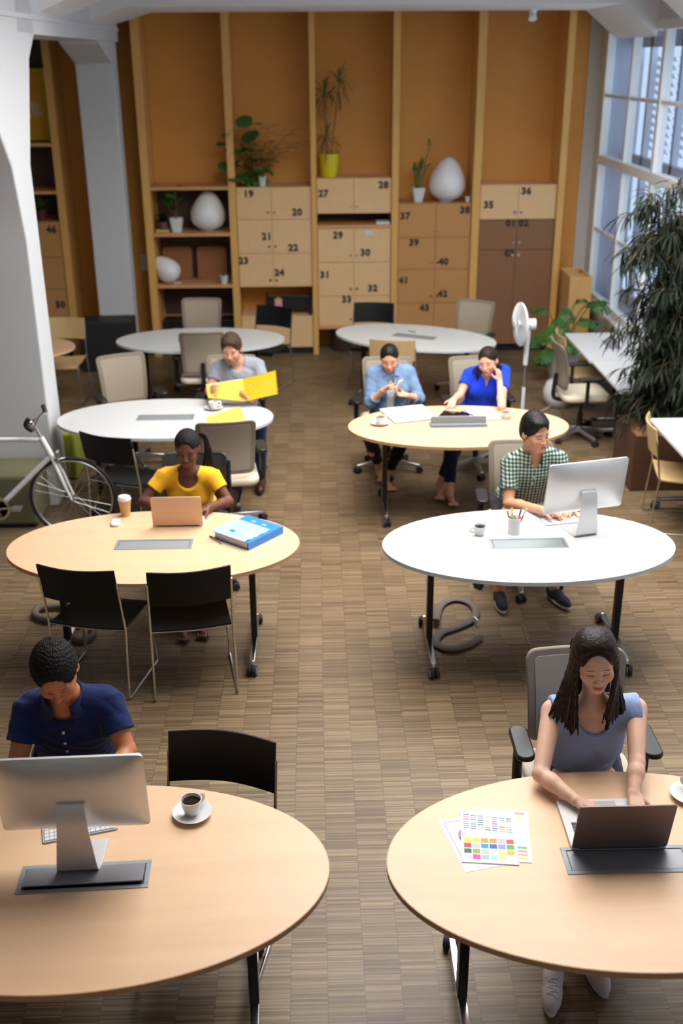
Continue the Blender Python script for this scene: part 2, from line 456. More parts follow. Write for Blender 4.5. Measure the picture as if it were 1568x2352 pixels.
def sdf_mesh(name, ops, h, mats, parent, disp=None):
    B = 18; OFF = 100000; act = set(); S = B*h
    for o in ops:
        if o[0] != '+': continue
        _, l, u = o[1]; a = np.floor((l-3*h-0.012)/S).astype(int); b = np.floor((u+3*h+0.012)/S).astype(int)
        for i in range(a[0], b[0]+1):
            for j in range(a[1], b[1]+1):
                for k in range(a[2], b[2]+1): act.add((i, j, k))
    ar = np.arange(B+1); gi, gj, gk = np.meshgrid(ar, ar, ar, indexing='ij')
    base = np.stack([gi, gj, gk], -1).reshape(-1, 3)
    KX, KY = 1 << 40, 1 << 20
    keys = []; vps = []; quads = []
    for blk in act:
        o0 = np.array(blk)*B
        P = (base+o0)*h
        lo, hi = P[0], P[-1]
        F = sdf_eval(ops, P, lo, hi, disp).reshape(B+1, B+1, B+1)
        ins = F < 0
        if ins.all() or not ins.any(): continue
        cnt = sum(ins[a:B+a, b:B+b, c:B+c].astype(np.int8) for a in (0, 1) for b in (0, 1) for c in (0, 1))
        ci = np.argwhere((cnt > 0) & (cnt < 8))
        if len(ci) == 0: continue
        acc = np.zeros((len(ci), 3)); num = np.zeros(len(ci))
        for ax in range(3):
            b_, c_ = (ax+1) % 3, (ax+2) % 3
            for u in (0, 1):
                for w in (0, 1):
                    o1 = np.zeros(3, int); o1[b_] = u; o1[c_] = w; o2 = o1.copy(); o2[ax] = 1
                    p1 = ci+o1; p2 = ci+o2
                    f1 = F[p1[:, 0], p1[:, 1], p1[:, 2]]; f2 = F[p2[:, 0], p2[:, 1], p2[:, 2]]
                    cr = (f1 < 0) != (f2 < 0)
                    t = np.where(cr, f1/np.where(cr, f1-f2, 1), 0)
                    pt = p1.astype(float); pt[:, ax] += t
                    acc += pt*cr[:, None]; num += cr
        pt = (acc/num[:, None]+o0)*h; e_ = h*0.25
        f0 = sdf_eval(ops, pt, lo, hi, disp); G = np.stack([sdf_eval(ops, pt+np.eye(3)[a_]*e_, lo, hi, disp)-f0 for a_ in range(3)], 1)/e_
        st_ = f0[:, None]*G/np.maximum((G*G).sum(1), 0.25)[:, None]; pt = pt-np.clip(st_, -h*0.4, h*0.4)
        vps.append(pt)
        g = (ci+o0+OFF).astype(np.int64); keys.append(g[:, 0]*KX+g[:, 1]*KY+g[:, 2])
        for ax in range(3):
            b_, c_ = (ax+1) % 3, (ax+2) % 3
            sl1 = [slice(0, B)]*3; sl2 = [slice(0, B)]*3; sl2[ax] = slice(1, B+1)
            A = ins[tuple(sl1)]; D = ins[tuple(sl2)]
            e = np.argwhere(A != D)
            if len(e) == 0: continue
            inside = A[e[:, 0], e[:, 1], e[:, 2]]
            ek = (e+o0+OFF).astype(np.int64)
            st = [KX, KY, 1]; k0 = ek[:, 0]*KX+ek[:, 1]*KY+ek[:, 2]
            q = np.stack([k0-st[b_]-st[c_], k0-st[c_], k0, k0-st[b_]], 1)
            q[~inside] = q[~inside][:, ::-1]
            quads.append(q)
    keys = np.concatenate(keys); vps = np.concatenate(vps); quads = np.concatenate(quads)
    od = np.argsort(keys); keys = keys[od]; vps = vps[od]
    idx = np.searchsorted(keys, quads.ravel()); idx = np.minimum(idx, len(keys)-1)
    ok = (keys[idx] == quads.ravel()).reshape(-1, 4).all(1); idx = idx.reshape(-1, 4)[ok]
    me = bpy.data.meshes.new(name)
    me.vertices.add(len(vps)); me.vertices.foreach_set('co', vps.astype(np.float32).ravel())
    me.loops.add(idx.size); me.loops.foreach_set('vertex_index', idx.astype(np.int32).ravel())
    me.polygons.add(len(idx)); me.polygons.foreach_set('loop_start', np.arange(0, idx.size, 4, dtype=np.int32))
    try: me.polygons.foreach_set('loop_total', np.full(len(idx), 4, dtype=np.int32))
    except Exception: pass
    me.update(calc_edges=True); me.validate()
    me.polygons.foreach_set('use_smooth', [True]*len(me.polygons))
    me.materials.append(mats); me.update()
    o = bpy.data.objects.new(name, me); COL.objects.link(o)
    if parent is not None: o.parent = parent
    return o
def march(ops, o, d, disp=None, far=0.4):
    """outer surface point met from o + far*d coming back along -d"""
    o, d = _np(o), _np(d)/np.linalg.norm(_np(d)); t = far
    for _ in range(60):
        s = sdf_eval(ops, (o+d*t)[None, :], disp=disp)[0]
        if s < 0.0006: break
        t -= max(s*0.8, 0.0005)
        if t < -0.1: break
    return o+d*t
# ------------------------------------------------------------------ the room
WX = 3.45                                  # window wall
YB, YF = 13.82, 13.27                      # back panel, front of the shelving
struct('floor', MB().b2(-6.5, 4.6, -2.5, 14.3, -0.12, 0.0), mt('floor'), 0)
struct('wall_back', MB().b2(-6.5, 3.30, YB, YB+0.1, 0, 4.6), mt('board'), 0)
struct('wall_left', MB().b2(-6.6, -6.5, -2.5, 14.3, 0, 5.7), mt('paint'), 0)
struct('wall_front', MB().b2(-6.6, 4.2, -2.6, -2.5, 0, 5.7), mt('paint'), 0)
cz = 4.62
struct('ceiling', MB().b2(-6.6, -0.8, -2.6, 10.3, cz, cz+.1).b2(3.2, 3.9, -2.6, 10.3, cz, cz+.1).b2(-0.8, 3.2, -2.6, 4.15, cz, cz+.1).b2(-0.8, 3.2, 10.25, 10.3, cz, cz+.1), mt('paint_ceiling'), 0)
struct('shade_baffle', MB().b2(-0.86, -0.8, 3.69, 10.31, 4.32, 5.7).b2(3.2, 3.26, 3.69, 10.31, 4.32, 5.7).b2(-0.8, 3.2, 4.09, 4.15, 4.32, 5.7).b2(-0.8, 3.2, 10.25, 10.31, 4.32, 5.7).b2(-0.86, 3.26, 3.69, 10.31, 5.7, 5.75), mt('paint_ceiling'), 0)  # unseen skylight well, added so its walls shade the column top
# window wall: apron, pillar by the corner, lintel and a pier behind the camera side
w = MB(); w.b2(WX, WX+0.42, -2.5, YB, 0, 0.62); w.b2(WX, WX+0.42, -2.5, 14.3, 3.80, 5.7)
w.b2(WX, WX+0.42, 13.62, 14.3, 0, 4.6); w.b2(3.30, WX+0.1, YB-0.02, 14.3, 0, 4.6)
w.b2(WX, WX+0.42, 4.2, 4.9, 0.62, 3.8); w.b2(WX, WX+0.42, -2.5, -1.6, 0.62, 3.8)
struct('wall_right', w, mt('paint'), 0)
struct('trim_1', MB().b2(WX-0.07, WX+0.05, -2.5, 13.7, 0.60, 0.645).b2(WX-0.03, WX, -2.5, 13.7, 0.52, 0.6), mt('frame_white'), 0, 0.004)
def window(n, y0, y1, pitch=1.1):
    f = MB(); z0, z1 = 0.645, 3.80; d = 0.05; x = WX
    k = max(1, round((y1-y0)/pitch)); st = (y1-y0)/k
    f.b2(x, x+0.09, y0, y1, z0, z0+0.09); f.b2(x, x+0.09, y0, y1, z1-0.09, z1)
    for i in range(k+1):
        ww = 0.085 if i in (0, k) or i % 2 == 0 else 0.05
        yy = y0+i*st; f.b2(x-0.008, x+0.09, max(y0, yy-ww/2), min(y1, yy+ww/2), z0, z1)
    f.b2(x-0.02, x+0.09, y0, y1, 2.27, 2.37)
    for zz in (1.50, 3.04): f.b2(x+0.012, x+0.07, y0, y1, zz-0.019, zz+0.019)
    fo = struct('window_%d' % n, f, mt('frame_white'), 0, 0.004)
    g = MB()
    for i in range(k): g.b2(x+0.035, x+0.041, y0+i*st+0.03, y0+(i+1)*st-0.03, z0+0.07, z1-0.07)
    g.build('pane', mt('glass'), fo, 0)
    # outer window of the double casement with its louvred shutters
    xo = x+0.36; o = MB(); o.b2(xo, xo+0.07, y0, y1, z0, z0+0.12); o.b2(xo, xo+0.07, y0, y1, z1-0.24, z1); o.b2(xo, xo+0.07, y0, y1, 2.24, 2.38)
    for i in range(2*k+1):
        ww = 0.13 if i % 2 == 0 else 0.075
        yy = y0+i*st/2; o.b2(xo, xo+0.07, max(y0, yy-ww/2), min(y1, yy+ww/2), z0, z1)
    o.build('outer_frame', mt('outer_paint'), fo, 0)
    l = MB()
    for i in range(2*k):
        ya, yb = y0+i*st/2+0.06, y0+(i+1)*st/2-0.06; zz = z0+0.15
        while zz < z1-0.3:
            if abs(zz-2.31) > 0.09: l.box((xo+0.15, (ya+yb)/2, zz), (0.060, yb-ya, 0.010), rot('Y', 52))
            zz += 0.088
    l.build('shutter', mt('louvre'), fo, 0)
    r = MB()
    r.b2(x+0.09, x+0.42, y0+0.002, y0+0.012, z0, z1); r.b2(x+0.09, x+0.42, y1-0.012, y1-0.002, z0, z1); r.b2(x+0.05, x+0.42, y0, y1, z0-0.02, z0)
    r.build('reveal', mt('outer_paint'), fo, 0)
MT['louvre'] = plain('louvre_paint', (0.60, 0.66, 0.74), 0.5)
window(1, 4.95, 9.05); window(2, 9.13, 13.55); window(3, -1.5, 4.1)
w = MB(); w.b2(WX+0.001, WX+0.42, 9.05, 9.13, 0.62, 3.8); w.b2(WX+0.001, WX+0.42, 4.9, 4.95, 0.62, 3.8)
w.b2(WX+0.001, WX+0.42, 13.55, 13.62, 0.62, 3.8); w.b2(WX+0.001, WX+0.42, -1.6, -1.5, 0.62, 3.8); w.b2(WX+0.001, WX+0.42, 4.1, 4.2, 0.62, 3.8)
struct('trim_2', w, mt('paint'), 0)
# concrete frame: two columns, beam between them, ribs across
def side_prism(mb, prof, x0, x1):      # profile in (y,z) extruded along x
    n = len(prof); vs = [(x0, y, z) for y, z in prof]+[(x1, y, z) for y, z in prof]
    return mb.add(vs, [tuple(range(n)), tuple(range(2*n-1, n-1, -1))]+[(i, n+i, n+(i+1) % n, (i+1) % n) for i in range(n)])
def front_prism(mb, prof, y0, y1):     # profile in (x,z) extruded along y
    n = len(prof); vs = [(x, y0, z) for x, z in prof]+[(x, y1, z) for x, z in prof]
    return mb.add(vs, [tuple(range(n)), tuple(range(2*n-1, n-1, -1))]+[(i, n+i, n+(i+1) % n, (i+1) % n) for i in range(n)])
m = side_prism(MB(), [(8.365, 0), (8.78, 0), (8.73, 2.72), (9.06, 3.47), (9.31, 3.655), (9.31, 4.6), (6.9, 4.6), (6.9, 3.655), (7.55, 3.5), (8.2, 2.75), (8.365, 2.2)], -2.66, -2.205)
struct('trim_3', m, mt('paint'), 25, 0.012)
m = side_prism(MB(), [(13.0, 0), (13.26, 0), (13.26, 4.6), (12.25, 4.6), (12.25, 3.63), (12.97, 3.43), (13.0, 2.79)], -2.66, -2.235)
struct('trim_4', m, mt('paint'), 25, 0.01)
m = MB().b2(-2.72, -2.205, 8.8, 13.26, 3.655, 4.6); m.b2(-2.74, -2.19, 6.9, 13.26, 3.76, 3.80)
struct('trim_5', m, mt('paint'), 25, 0.006)
def rib(y0, y1, z, zl, zr=None):
    pr = [(-2.3, zl-0.05), (-1.80, z), (3.08, z), (3.46, z-0.30), (3.46, 4.6), (-2.3, 4.6)]
    return front_prism(MB(), pr, y0, y1)
struct('trim_6', rib(11.66, 13.2, 3.95, 3.86), mt('paint_ceiling'), 25)
struct('trim_7', rib(9.55, 10.55, 3.985, 3.84), mt('paint_ceiling'), 25)
struct('trim_8', MB().b2(-6.5, 3.87, 10.2, 14.3, 4.6, 4.7), mt('paint_ceiling'), 0)
struct('baseboard_back', MB().b2(-2.95, -2.05, YB-0.02, YB, 0, 0.09).b2(3.0, 3.30, YB-0.02, YB, 0, 0.09), mt('board'), 0)

# ------------------------------------------------------------------ shelving wall
posts = [(-3.085, 0.09, 'leftmost post, between yellow picture bay and white column'), (-2.065, 0.09, 'beside the upper egg lamp shelves on their left'),
         (-1.041, 0.086, 'between the egg lamp shelves and lockers 19 to 24'), (-0.050, 0.066, 'between locker 20 and the yellow plant pot'),
         (0.920, 0.08, 'between locker 28 and the bamboo pot'), (1.894, 0.095, 'between the big egg lamp and locker 35'), (2.922, 0.08, 'right of the brown tall cupboard, nearest the windows')]
for x, wd, wh in posts:
    t = thing('timber_post', 'floor to ceiling pine post '+wh, 'post', (x+wd/2, YF, 0), 0, 'pine posts of the shelving wall')
    MB().b2(-wd/2, wd/2, 0, 0.14, 0, 4.55).build('post', mt('pine'), t, 0, 0.003)
    MB().b2(-wd/2+0.006, wd/2-0.006, 0.141, YB-YF, 0, 4.55).build('side_board', mt('pine'), t, 0)

def shelf(x0, x1, z, lbl, y0=YF+0.01):
    t = thing('shelf_board', lbl, 'shelf', ((x0+x1)/2, YB, z), 0, 'shelf boards')
    MB().b2(-(x1-x0)/2, (x1-x0)/2, y0-YB, -0.002, -0.036, 0).build('board', mt('shelf'), t, 0, 0.003)
bx = (-1.972, -1.044)
shelf(*bx, 2.062, 'topmost shelf board, above the larger left egg lamp')
shelf(*bx, 1.518, 'middle shelf board carrying the potted fig and large egg lamp')
shelf(*bx, 0.894, 'lowest shelf board carrying the small tilted egg lamp')
shelf(-4.2, -3.088, 2.57, 'shelf board under the yellow picture at far left')
shelf(-4.2, -3.088, 2.03, 'far left shelf board, second below the yellow picture')

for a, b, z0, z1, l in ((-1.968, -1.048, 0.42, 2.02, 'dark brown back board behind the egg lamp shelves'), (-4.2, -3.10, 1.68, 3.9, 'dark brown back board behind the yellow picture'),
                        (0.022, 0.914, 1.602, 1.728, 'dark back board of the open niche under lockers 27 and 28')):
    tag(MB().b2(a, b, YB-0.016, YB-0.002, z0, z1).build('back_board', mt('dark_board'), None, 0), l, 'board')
def digits(txt, x, z, size, parent, px, pz):
    cu = bpy.data.curves.new('number', 'FONT'); cu.body = txt; cu.size = size; cu.align_x = 'CENTER'; cu.align_y = 'CENTER'
    cu.offset = 0.006; cu.extrude = 0.0008; cu.space_character = 1.12; cu.resolution_u = 3
    o = bpy.data.objects.new('tmp', cu); COL.objects.link(o)
    dg = bpy.context.evaluated_depsgraph_get(); me = bpy.data.meshes.new_from_object(o.evaluated_get(dg))
    bpy.data.objects.remove(o); me.materials.clear(); me.materials.append(mt('ink')); me.name = 'number'
    n = bpy.data.objects.new('number', me); COL.objects.link(n); n.parent = parent
    n.rotation_euler = (PI/2, 0, 0); n.location = (x-px, -0.0105, z-pz)
    # stencil feet: short serifs, as on the painted numerals
    return n
NUM = {'19': (-0.802, 1.972), '20': (-0.223, 1.754), '21': (-0.6, 1.47), '22': (-0.281, 1.331), '23': (-0.895, 1.18), '24': (-0.459, 1.032),
       '27': (0.095, 1.969), '28': (0.82, 2.062), '29': (0.268, 1.476), '30': (0.603, 1.264), '31': (0.103, 0.999), '32': (0.696, 0.826), '33': (0.371, 0.689), '34': (0.828, 0.602),
       '37': (1.085, 1.695), '38': (1.81, 1.76), '39': (1.199, 1.378), '40': (1.569, 1.143), '41': (1.080, 0.919), '42': (1.571, 0.746), '43': (1.347, 0.574), '44': (1.60, 0.40),
       '35': (2.097, 1.818), '36': (2.546, 1.976), '01': (2.378, 1.6), '02': (2.535, 1.599), '03': (2.382, 1.235), '46': (-3.20, 1.578), '50': (-3.19, 0.666)}
def cabinet(label, x0, x1, rows, split, m, knob='chrome', body=True, y=YF+0.025):
    """rows: list of (z_top, z_bottom, number_left, number_right)"""
    zt, zb = rows[0][0], rows[-1][1]
    t = thing('locker_cabinet', label, 'cabinet', ((x0+x1)/2, YB, zb), 0, 'numbered locker cabinets')
    cx = (x0+x1)/2; W2 = (x1-x0)/2-0.002
    MB().b2(-W2, W2, y-YB+0.02, -0.003, 0, zt-zb).build('carcass', mt(m), t, 0, 0.002)
    for (a, b, nl, nr) in rows:
        cols = [(x0+0.004, split, nl, -1), (split, x1-0.004, nr, 1)] if split is not None else [(x0+0.004, x1-0.004, nl, 0)]
        for (u, v, num, side) in cols:
            w_ = v-u-0.006; h_ = a-b-0.006; px, pz = (u+v)/2, (a+b)/2
            dm = MB().box((0, 0, 0), (w_, 0.018, h_)).build('door', mt(m), t, 0, 0.0015)
            dm.location = (px-cx, y-YB+0.009, pz-zb)
            if num: digits(num, *NUM[num], 0.112, dm, px, pz)
            if side:
                kx = (-side)*(w_/2-0.035)
                kz = -h_/2+0.085 if a-b < 0.6 else h_/2-0.06
                MB().cyl((kx, -0.009, kz), (kx, -0.024, kz), 0.012, 0.014, 12).build('lock', mt(knob), dm, 40)
    return t
cabinet('pale birch six-door locker block directly below the leafy plants, numbers 19 to 24', -0.953, -0.052, [(2.050, 1.673, '19', '20'), (1.673, 1.268, '21', '22'), (1.268, 0.858, '23', '24')], -0.533, 'lock_pale')
cabinet('plain pale cabinet at floor under lockers 23 and 24', -0.953, -0.052, [(0.487, 0.09, None, None)], None, 'lock_pale')
cabinet('pale two-door locker 27 and 28 under the yellow plant pot', 0.018, 0.918, [(2.144, 1.734, '27', '28')], 0.464, 'lock_pale')
cabinet('pale birch six-door locker block below the dark open niche, numbers 29 to 34', 0.018, 0.918, [(1.56, 1.151, '29', '30'), (1.151, 0.738, '31', '32'), (0.738, 0.36, '33', '34')], 0.464, 'lock_pale')
cabinet('tan locker block with numbers 37 to 43 under the big egg lamp', 1.002, 1.892, [(1.842, 1.441, '37', '38'), (1.441, 1.055, '39', '40'), (1.055, 0.639, '41', '42'), (0.639, 0.22, '43', None)], 1.463, 'lock_mid')
cabinet('pale two-door locker 35 and 36, top of the right bay', 1.992, 2.920, [(2.051, 1.646, '35', '36')], 2.456, 'lock_pale')
cabinet('dark brown cupboard with numbers 01 to 03 and tall doors', 1.992, 2.920, [(1.640, 1.284, '01', '02'), (1.284, 0.10, '03', None)], 2.456, 'lock_dark')
cabinet('tan locker block with numbers 46 and 50 behind the big column', -4.2, -3.088, [(1.673, 1.248, None, '46'), (1.248, 0.861, None, None), (0.861, 0.453, None, '50'), (0.453, 0.1, None, None)], -3.64, 'lock_mid')
shelf(0.018, 0.918, 1.598, 'open niche floor board between lockers 28 and 30')
shelf(0.018, 0.918, 0.36, 'board under lockers 33 and 34')
for (a, b, l) in ((-1.972, -1.044, 'black plinth box at floor under the egg lamp shelves'), (1.992, 2.920, 'black kickboard under the dark brown cupboard'), (-0.953, -0.052, 'black kickboard under the plain pale cabinet')):
    h = 0.40 if a < -1.5 else 0.085
    t = tag(MB().b2(a, b, YF+0.08 if h < 0.2 else YF+0.25, YB-0.005, 0, h).build('plinth', mt('black_plastic'), None, 0, 0.003), l, 'plinth')
# black folded chair panel kept in the open niche, with its sticky notes
t = thing('monitor_stand', 'low black stand in the niche under locker 24, pink note stuck on it', 'stand', (-0.36, 13.42, 0.489))
MB().b2(-0.27, 0.27, -0.01, 0.01, 0.06, 0.235).build('panel', mt('black_plastic'), t, 0, 0.004)
for s in (-1, 1): MB().b2(s*0.27-0.012, s*0.27+0.012, -0.06, 0.2, 0.0, 0.24).build('leg', mt('black_plastic'), t, 0, 0.004)
nt = MB().b2(-0.17, -0.08, -0.014, -0.0105, 0.10, 0.20).build('sticky_note', plain('pink_note', lin((232, 160, 170)), 0.7), t, 0); nt['label'] = 'pink sticky note'
nt = MB().b2(-0.14, -0.105, -0.018, -0.0145, 0.18, 0.22).build('sticky_note', mt('yellow_card'), t, 0); nt['label'] = 'small yellow sticky note'
tag(MB().b2(0.74, 0.905, 13.32, 13.5, 1.599, 1.63).build('paper_stack', mt('paper'), None, 0, 0.002), 'small stack of white paper in the niche under locker 28', 'paper')
tag(MB().b2(0.60, 0.69, YF+0.0205, YF+0.0245, 1.475, 1.53).build('paper_label', mt('paper'), None, 0), 'blank white label stuck at top of locker 30', 'label')
# perforated bin beneath lockers 33/34
t = thing('mesh_bin', 'dark brown perforated bin under lockers 33 and 34', 'bin', (0.33, 13.52, 0))
MB().lathe([(0.15, 0), (0.17, 0.30), (0.165, 0.30), (0.145, 0.01)], n=28).build('body', plain('perforated_steel', lin((70, 52, 46)), 0.5, 0.3, bump=0.6, bs=120), t, 40)
MB().lathe([(0.168, 0.295), (0.174, 0.31), (0.165, 0.31)], n=28).build('rim', mt('black_metal'), t, 40)
# switch plate, picture
tag(MB().b2(-2.235, -2.125, YB-0.03, YB-0.001, 0.98, 1.19).build('wall_switch', mt('pot_white'), None, 0, 0.006), 'cream switch box on brown panel beside the white column', 'switch')
t = thing('picture', 'framed yellow picture standing on the far left shelf', 'picture', (-3.46, 13.60, 2.572))
R_ = Matrix.Rotation(math.radians(-4), 3, 'X')
def poster_mat():
    q = NT('yellow_print'); co = q.coords('Generated'); n = q.noise(co, 3.0, 4)
    c = q.mix(n, lin((226, 176, 10)), lin((206, 138, 8)))
    e = q.vmath('LENGTH', q.vmath('DIVIDE', q.vmath('SUBTRACT', co, (0.62, 0.5, 0.42)), (0.36, 9, 0.13)))
    q.link(q.mix(q.math('MULTIPLY', q.math('LESS_THAN', e, 1.0), q.math('GREATER_THAN', q.noise(co, 9, 3), 0.48)), c, lin((206, 190, 160))), q.b.inputs['Base Color'])
    return q.m
MB().box((0, 0, 0.41), (0.60, 0.03, 0.80), R_).build('frame', mt('yellow_card'), t, 0, 0.004)
MB().box((0, -0.018, 0.41), (0.52, 0.004, 0.72), R_).build('print', poster_mat(), t, 0)
t = thing('ceiling_spotlight', 'small white spotlight under the rib above lockers 35 and 36', 'light', (2.42, 12.9, 3.95))
MB().cyl((0, 0, 0), (0, 0, -0.03), 0.05).build('base', mt('frame_white'), t); MB().cyl((0, 0, -0.03), (0, -0.05, -0.10), 0.035, 0.045).build('lamp_head', mt('frame_white'), t)
# ------------------------------------------------------------------ tables
TA, TB, TZ = 0.888, 0.530, 0.74
def caster(mb_w, mb_c, x, y, r=0.036, ang=0.0):
    c, s = math.cos(ang), math.sin(ang)
    for k in (-1, 1):
        ox, oy = -s*0.017*k, c*0.017*k
        ex, ey = -s*0.029*k, c*0.029*k
        mb_w.cyl((x+ox*0.3, y+oy*0.3, r), (x+ex, y+ey, r), r, r*0.94, 22)
        mb_c.cyl((x+ex, y+ey, r), (x+ex*1.12, y+ey*1.12, r), r*0.74, r*0.66, 22)
def table(label, cx, cy, phi, top, edge, group='oval meeting tables', flap=None, legs=(-1, 1), boxoff=(0, -0.0)):
    t = thing('oval_table', label, 'table', (cx, cy, 0), phi, group)
    MB().prism(oval(TA-0.002, TB-0.002), TZ-0.024, TZ).build('tabletop', mt(top), t, 30, 0.0015)
    b = MB(); o1, o2 = oval(TA, TB), oval(TA-0.0021, TB-0.0021); n = len(o1)
    vs = [(x, y, z) for z in (TZ-0.025, TZ-0.0012) for x, y in o1]+[(x, y, z) for z in (TZ-0.025, TZ-0.0012) for x, y in o2]
    fs = []
    for i in range(n):
        j = (i+1) % n
        fs += [(i, j, n+j, n+i), (n+i, n+j, 3*n+j, 3*n+i), (2*n+j, 2*n+i, 3*n+i, 3*n+j), (j, i, 2*n+i, 2*n+j)]
    b.add(vs, fs).build('edge_band', mt(edge), t, 30)
    # cable box: frame let into the top, hinged flap
    x0, x1, y0, y1 = -0.235, 0.235, -0.072+boxoff[1], 0.072+boxoff[1]; fw = 0.018
    f = MB(); z = TZ+0.003
    for a in ((x0, x1, y0, y0+fw), (x0, x1, y1-fw, y1), (x0, x0+fw, y0+fw, y1-fw), (x1-fw, x1, y0+fw, y1-fw)): f.b2(*a, TZ-0.002, z)
    fr = f.build('cable_box_frame', mt('alu_flat'), t, 0, 0.001)
    MB().b2(x0+fw, x1-fw, y0+fw, y1-fw, TZ-0.002, TZ+0.0004).build('cable_box_well', mt('black_plastic'), fr, 0)
    fl = MB()
    if flap == 'open':
        fl.b2(x0+0.012, x1-0.012, -0.012, 0.012, TZ+0.002, TZ+0.075).b2(x0+0.012, x1-0.012, -0.05, -0.012, TZ+0.002, TZ+0.02)
    elif flap == 'ajar':
        fl.box(((x0+x1)/2, (y0+y1)/2, TZ+0.010), (x1-x0-2*fw-0.008, y1-y0-2*fw-0.004, 0.005), rot('X', -7))
    elif flap != 'none':
        fl.b2(x0+fw+0.003, x1-fw-0.003, y0+fw+0.001, y1-fw-0.005, TZ, TZ+0.0025)
    fl.build('cable_flap', mt('grey_flap' if flap in ('ajar', 'dark') else 'alu_flat'), t, 0, 0.001)
    MB().b2(-0.55, 0.55, -0.03, 0.03, TZ-0.065, TZ-0.026).b2(-0.45, 0.45, 0.1, 0.13, TZ-0.05, TZ-0.026).build('underframe', mt('black_metal'), t, 0, 0.002)
    for s in (-1, 1):
        x = s*0.589
        lg = MB().b2(x-0.019, x+0.019, -0.032, 0.032, 0.10, TZ-0.025)
        lg.b2(x-0.03, x+0.03, -0.26, 0.26, TZ-0.045, TZ-0.0255)
        lo = lg.build('leg', mt('black_metal'), t, 0, 0.004)
        fb = MB()
        fb.add([(x+a, y, zz) for y, h, zz0 in ((-0.30, 0.014, 0.085), (0, 0.019, 0.105), (0.30, 0.014, 0.085)) for a, zz in ((-h, zz0-0.022), (h, zz0-0.022), (h, zz0), (-h, zz0))],
               [(0, 1, 5, 4), (1, 2, 6, 5), (2, 3, 7, 6), (3, 0, 4, 7), (4, 5, 9, 8), (5, 6, 10, 9), (6, 7, 11, 10), (7, 4, 8, 11), (3, 2, 1, 0), (8, 9, 10, 11)])
        for q in (-1, 1): fb.cyl((x, q*0.292, 0.085), (x, q*0.306, 0.040), 0.011, 0.012, 12)
        fb.build('foot_bar', mt('chrome'), t, 35, 0.003)
        for q in (-1, 1):
            mw, mc = MB(), MB(); caster(mw, mc, x, q*0.326, 0.034, ang=PI/2+0.25*s*q)
            w_ = mw.build('caster', mt('rubber'), t, 40, 0.003); mc.build('caster_cap', mt('caster_grey'), w_, 40)
    return t
# centres and angles as measured in the photograph
TF_L = table('beech oval table at bottom left, big monitor and coffee on it', -0.873, 3.058, 0.045, 'beech', 'beech_edge', flap='ajar')
TF_R = table('beech oval table at bottom right with open laptop and colour charts', 1.111, 3.086, 0.0, 'beech', 'beech_edge', flap='dark')
T2_L = table('beech oval table with blue binder and paper cup, middle left', -1.017, 5.939, 0.0, 'beech', 'beech_edge')
T2_R = table('white oval table with monitor and pen holder, middle right', 1.262, 5.869, 0.0, 'white_lam', 'white_edge')
T3_L = table('white oval table with yellow paper before the man in grey', -1.265, 8.455, 0.0, 'white_lam', 'white_edge')
T3_R = table('beech oval table where two women sit, notebooks on it', 1.122, 8.150, 0.0, 'beech', 'beech_edge', flap='open')
T4_L = table('white oval table at back left before lockers 19 to 24', -1.236, 11.131, 0.0, 'white_lam', 'white_edge')
T4_R = table('white oval table at back right, turned, before lockers 37 to 43', 1.03, 11.13, -0.46, 'white_lam', 'white_edge')

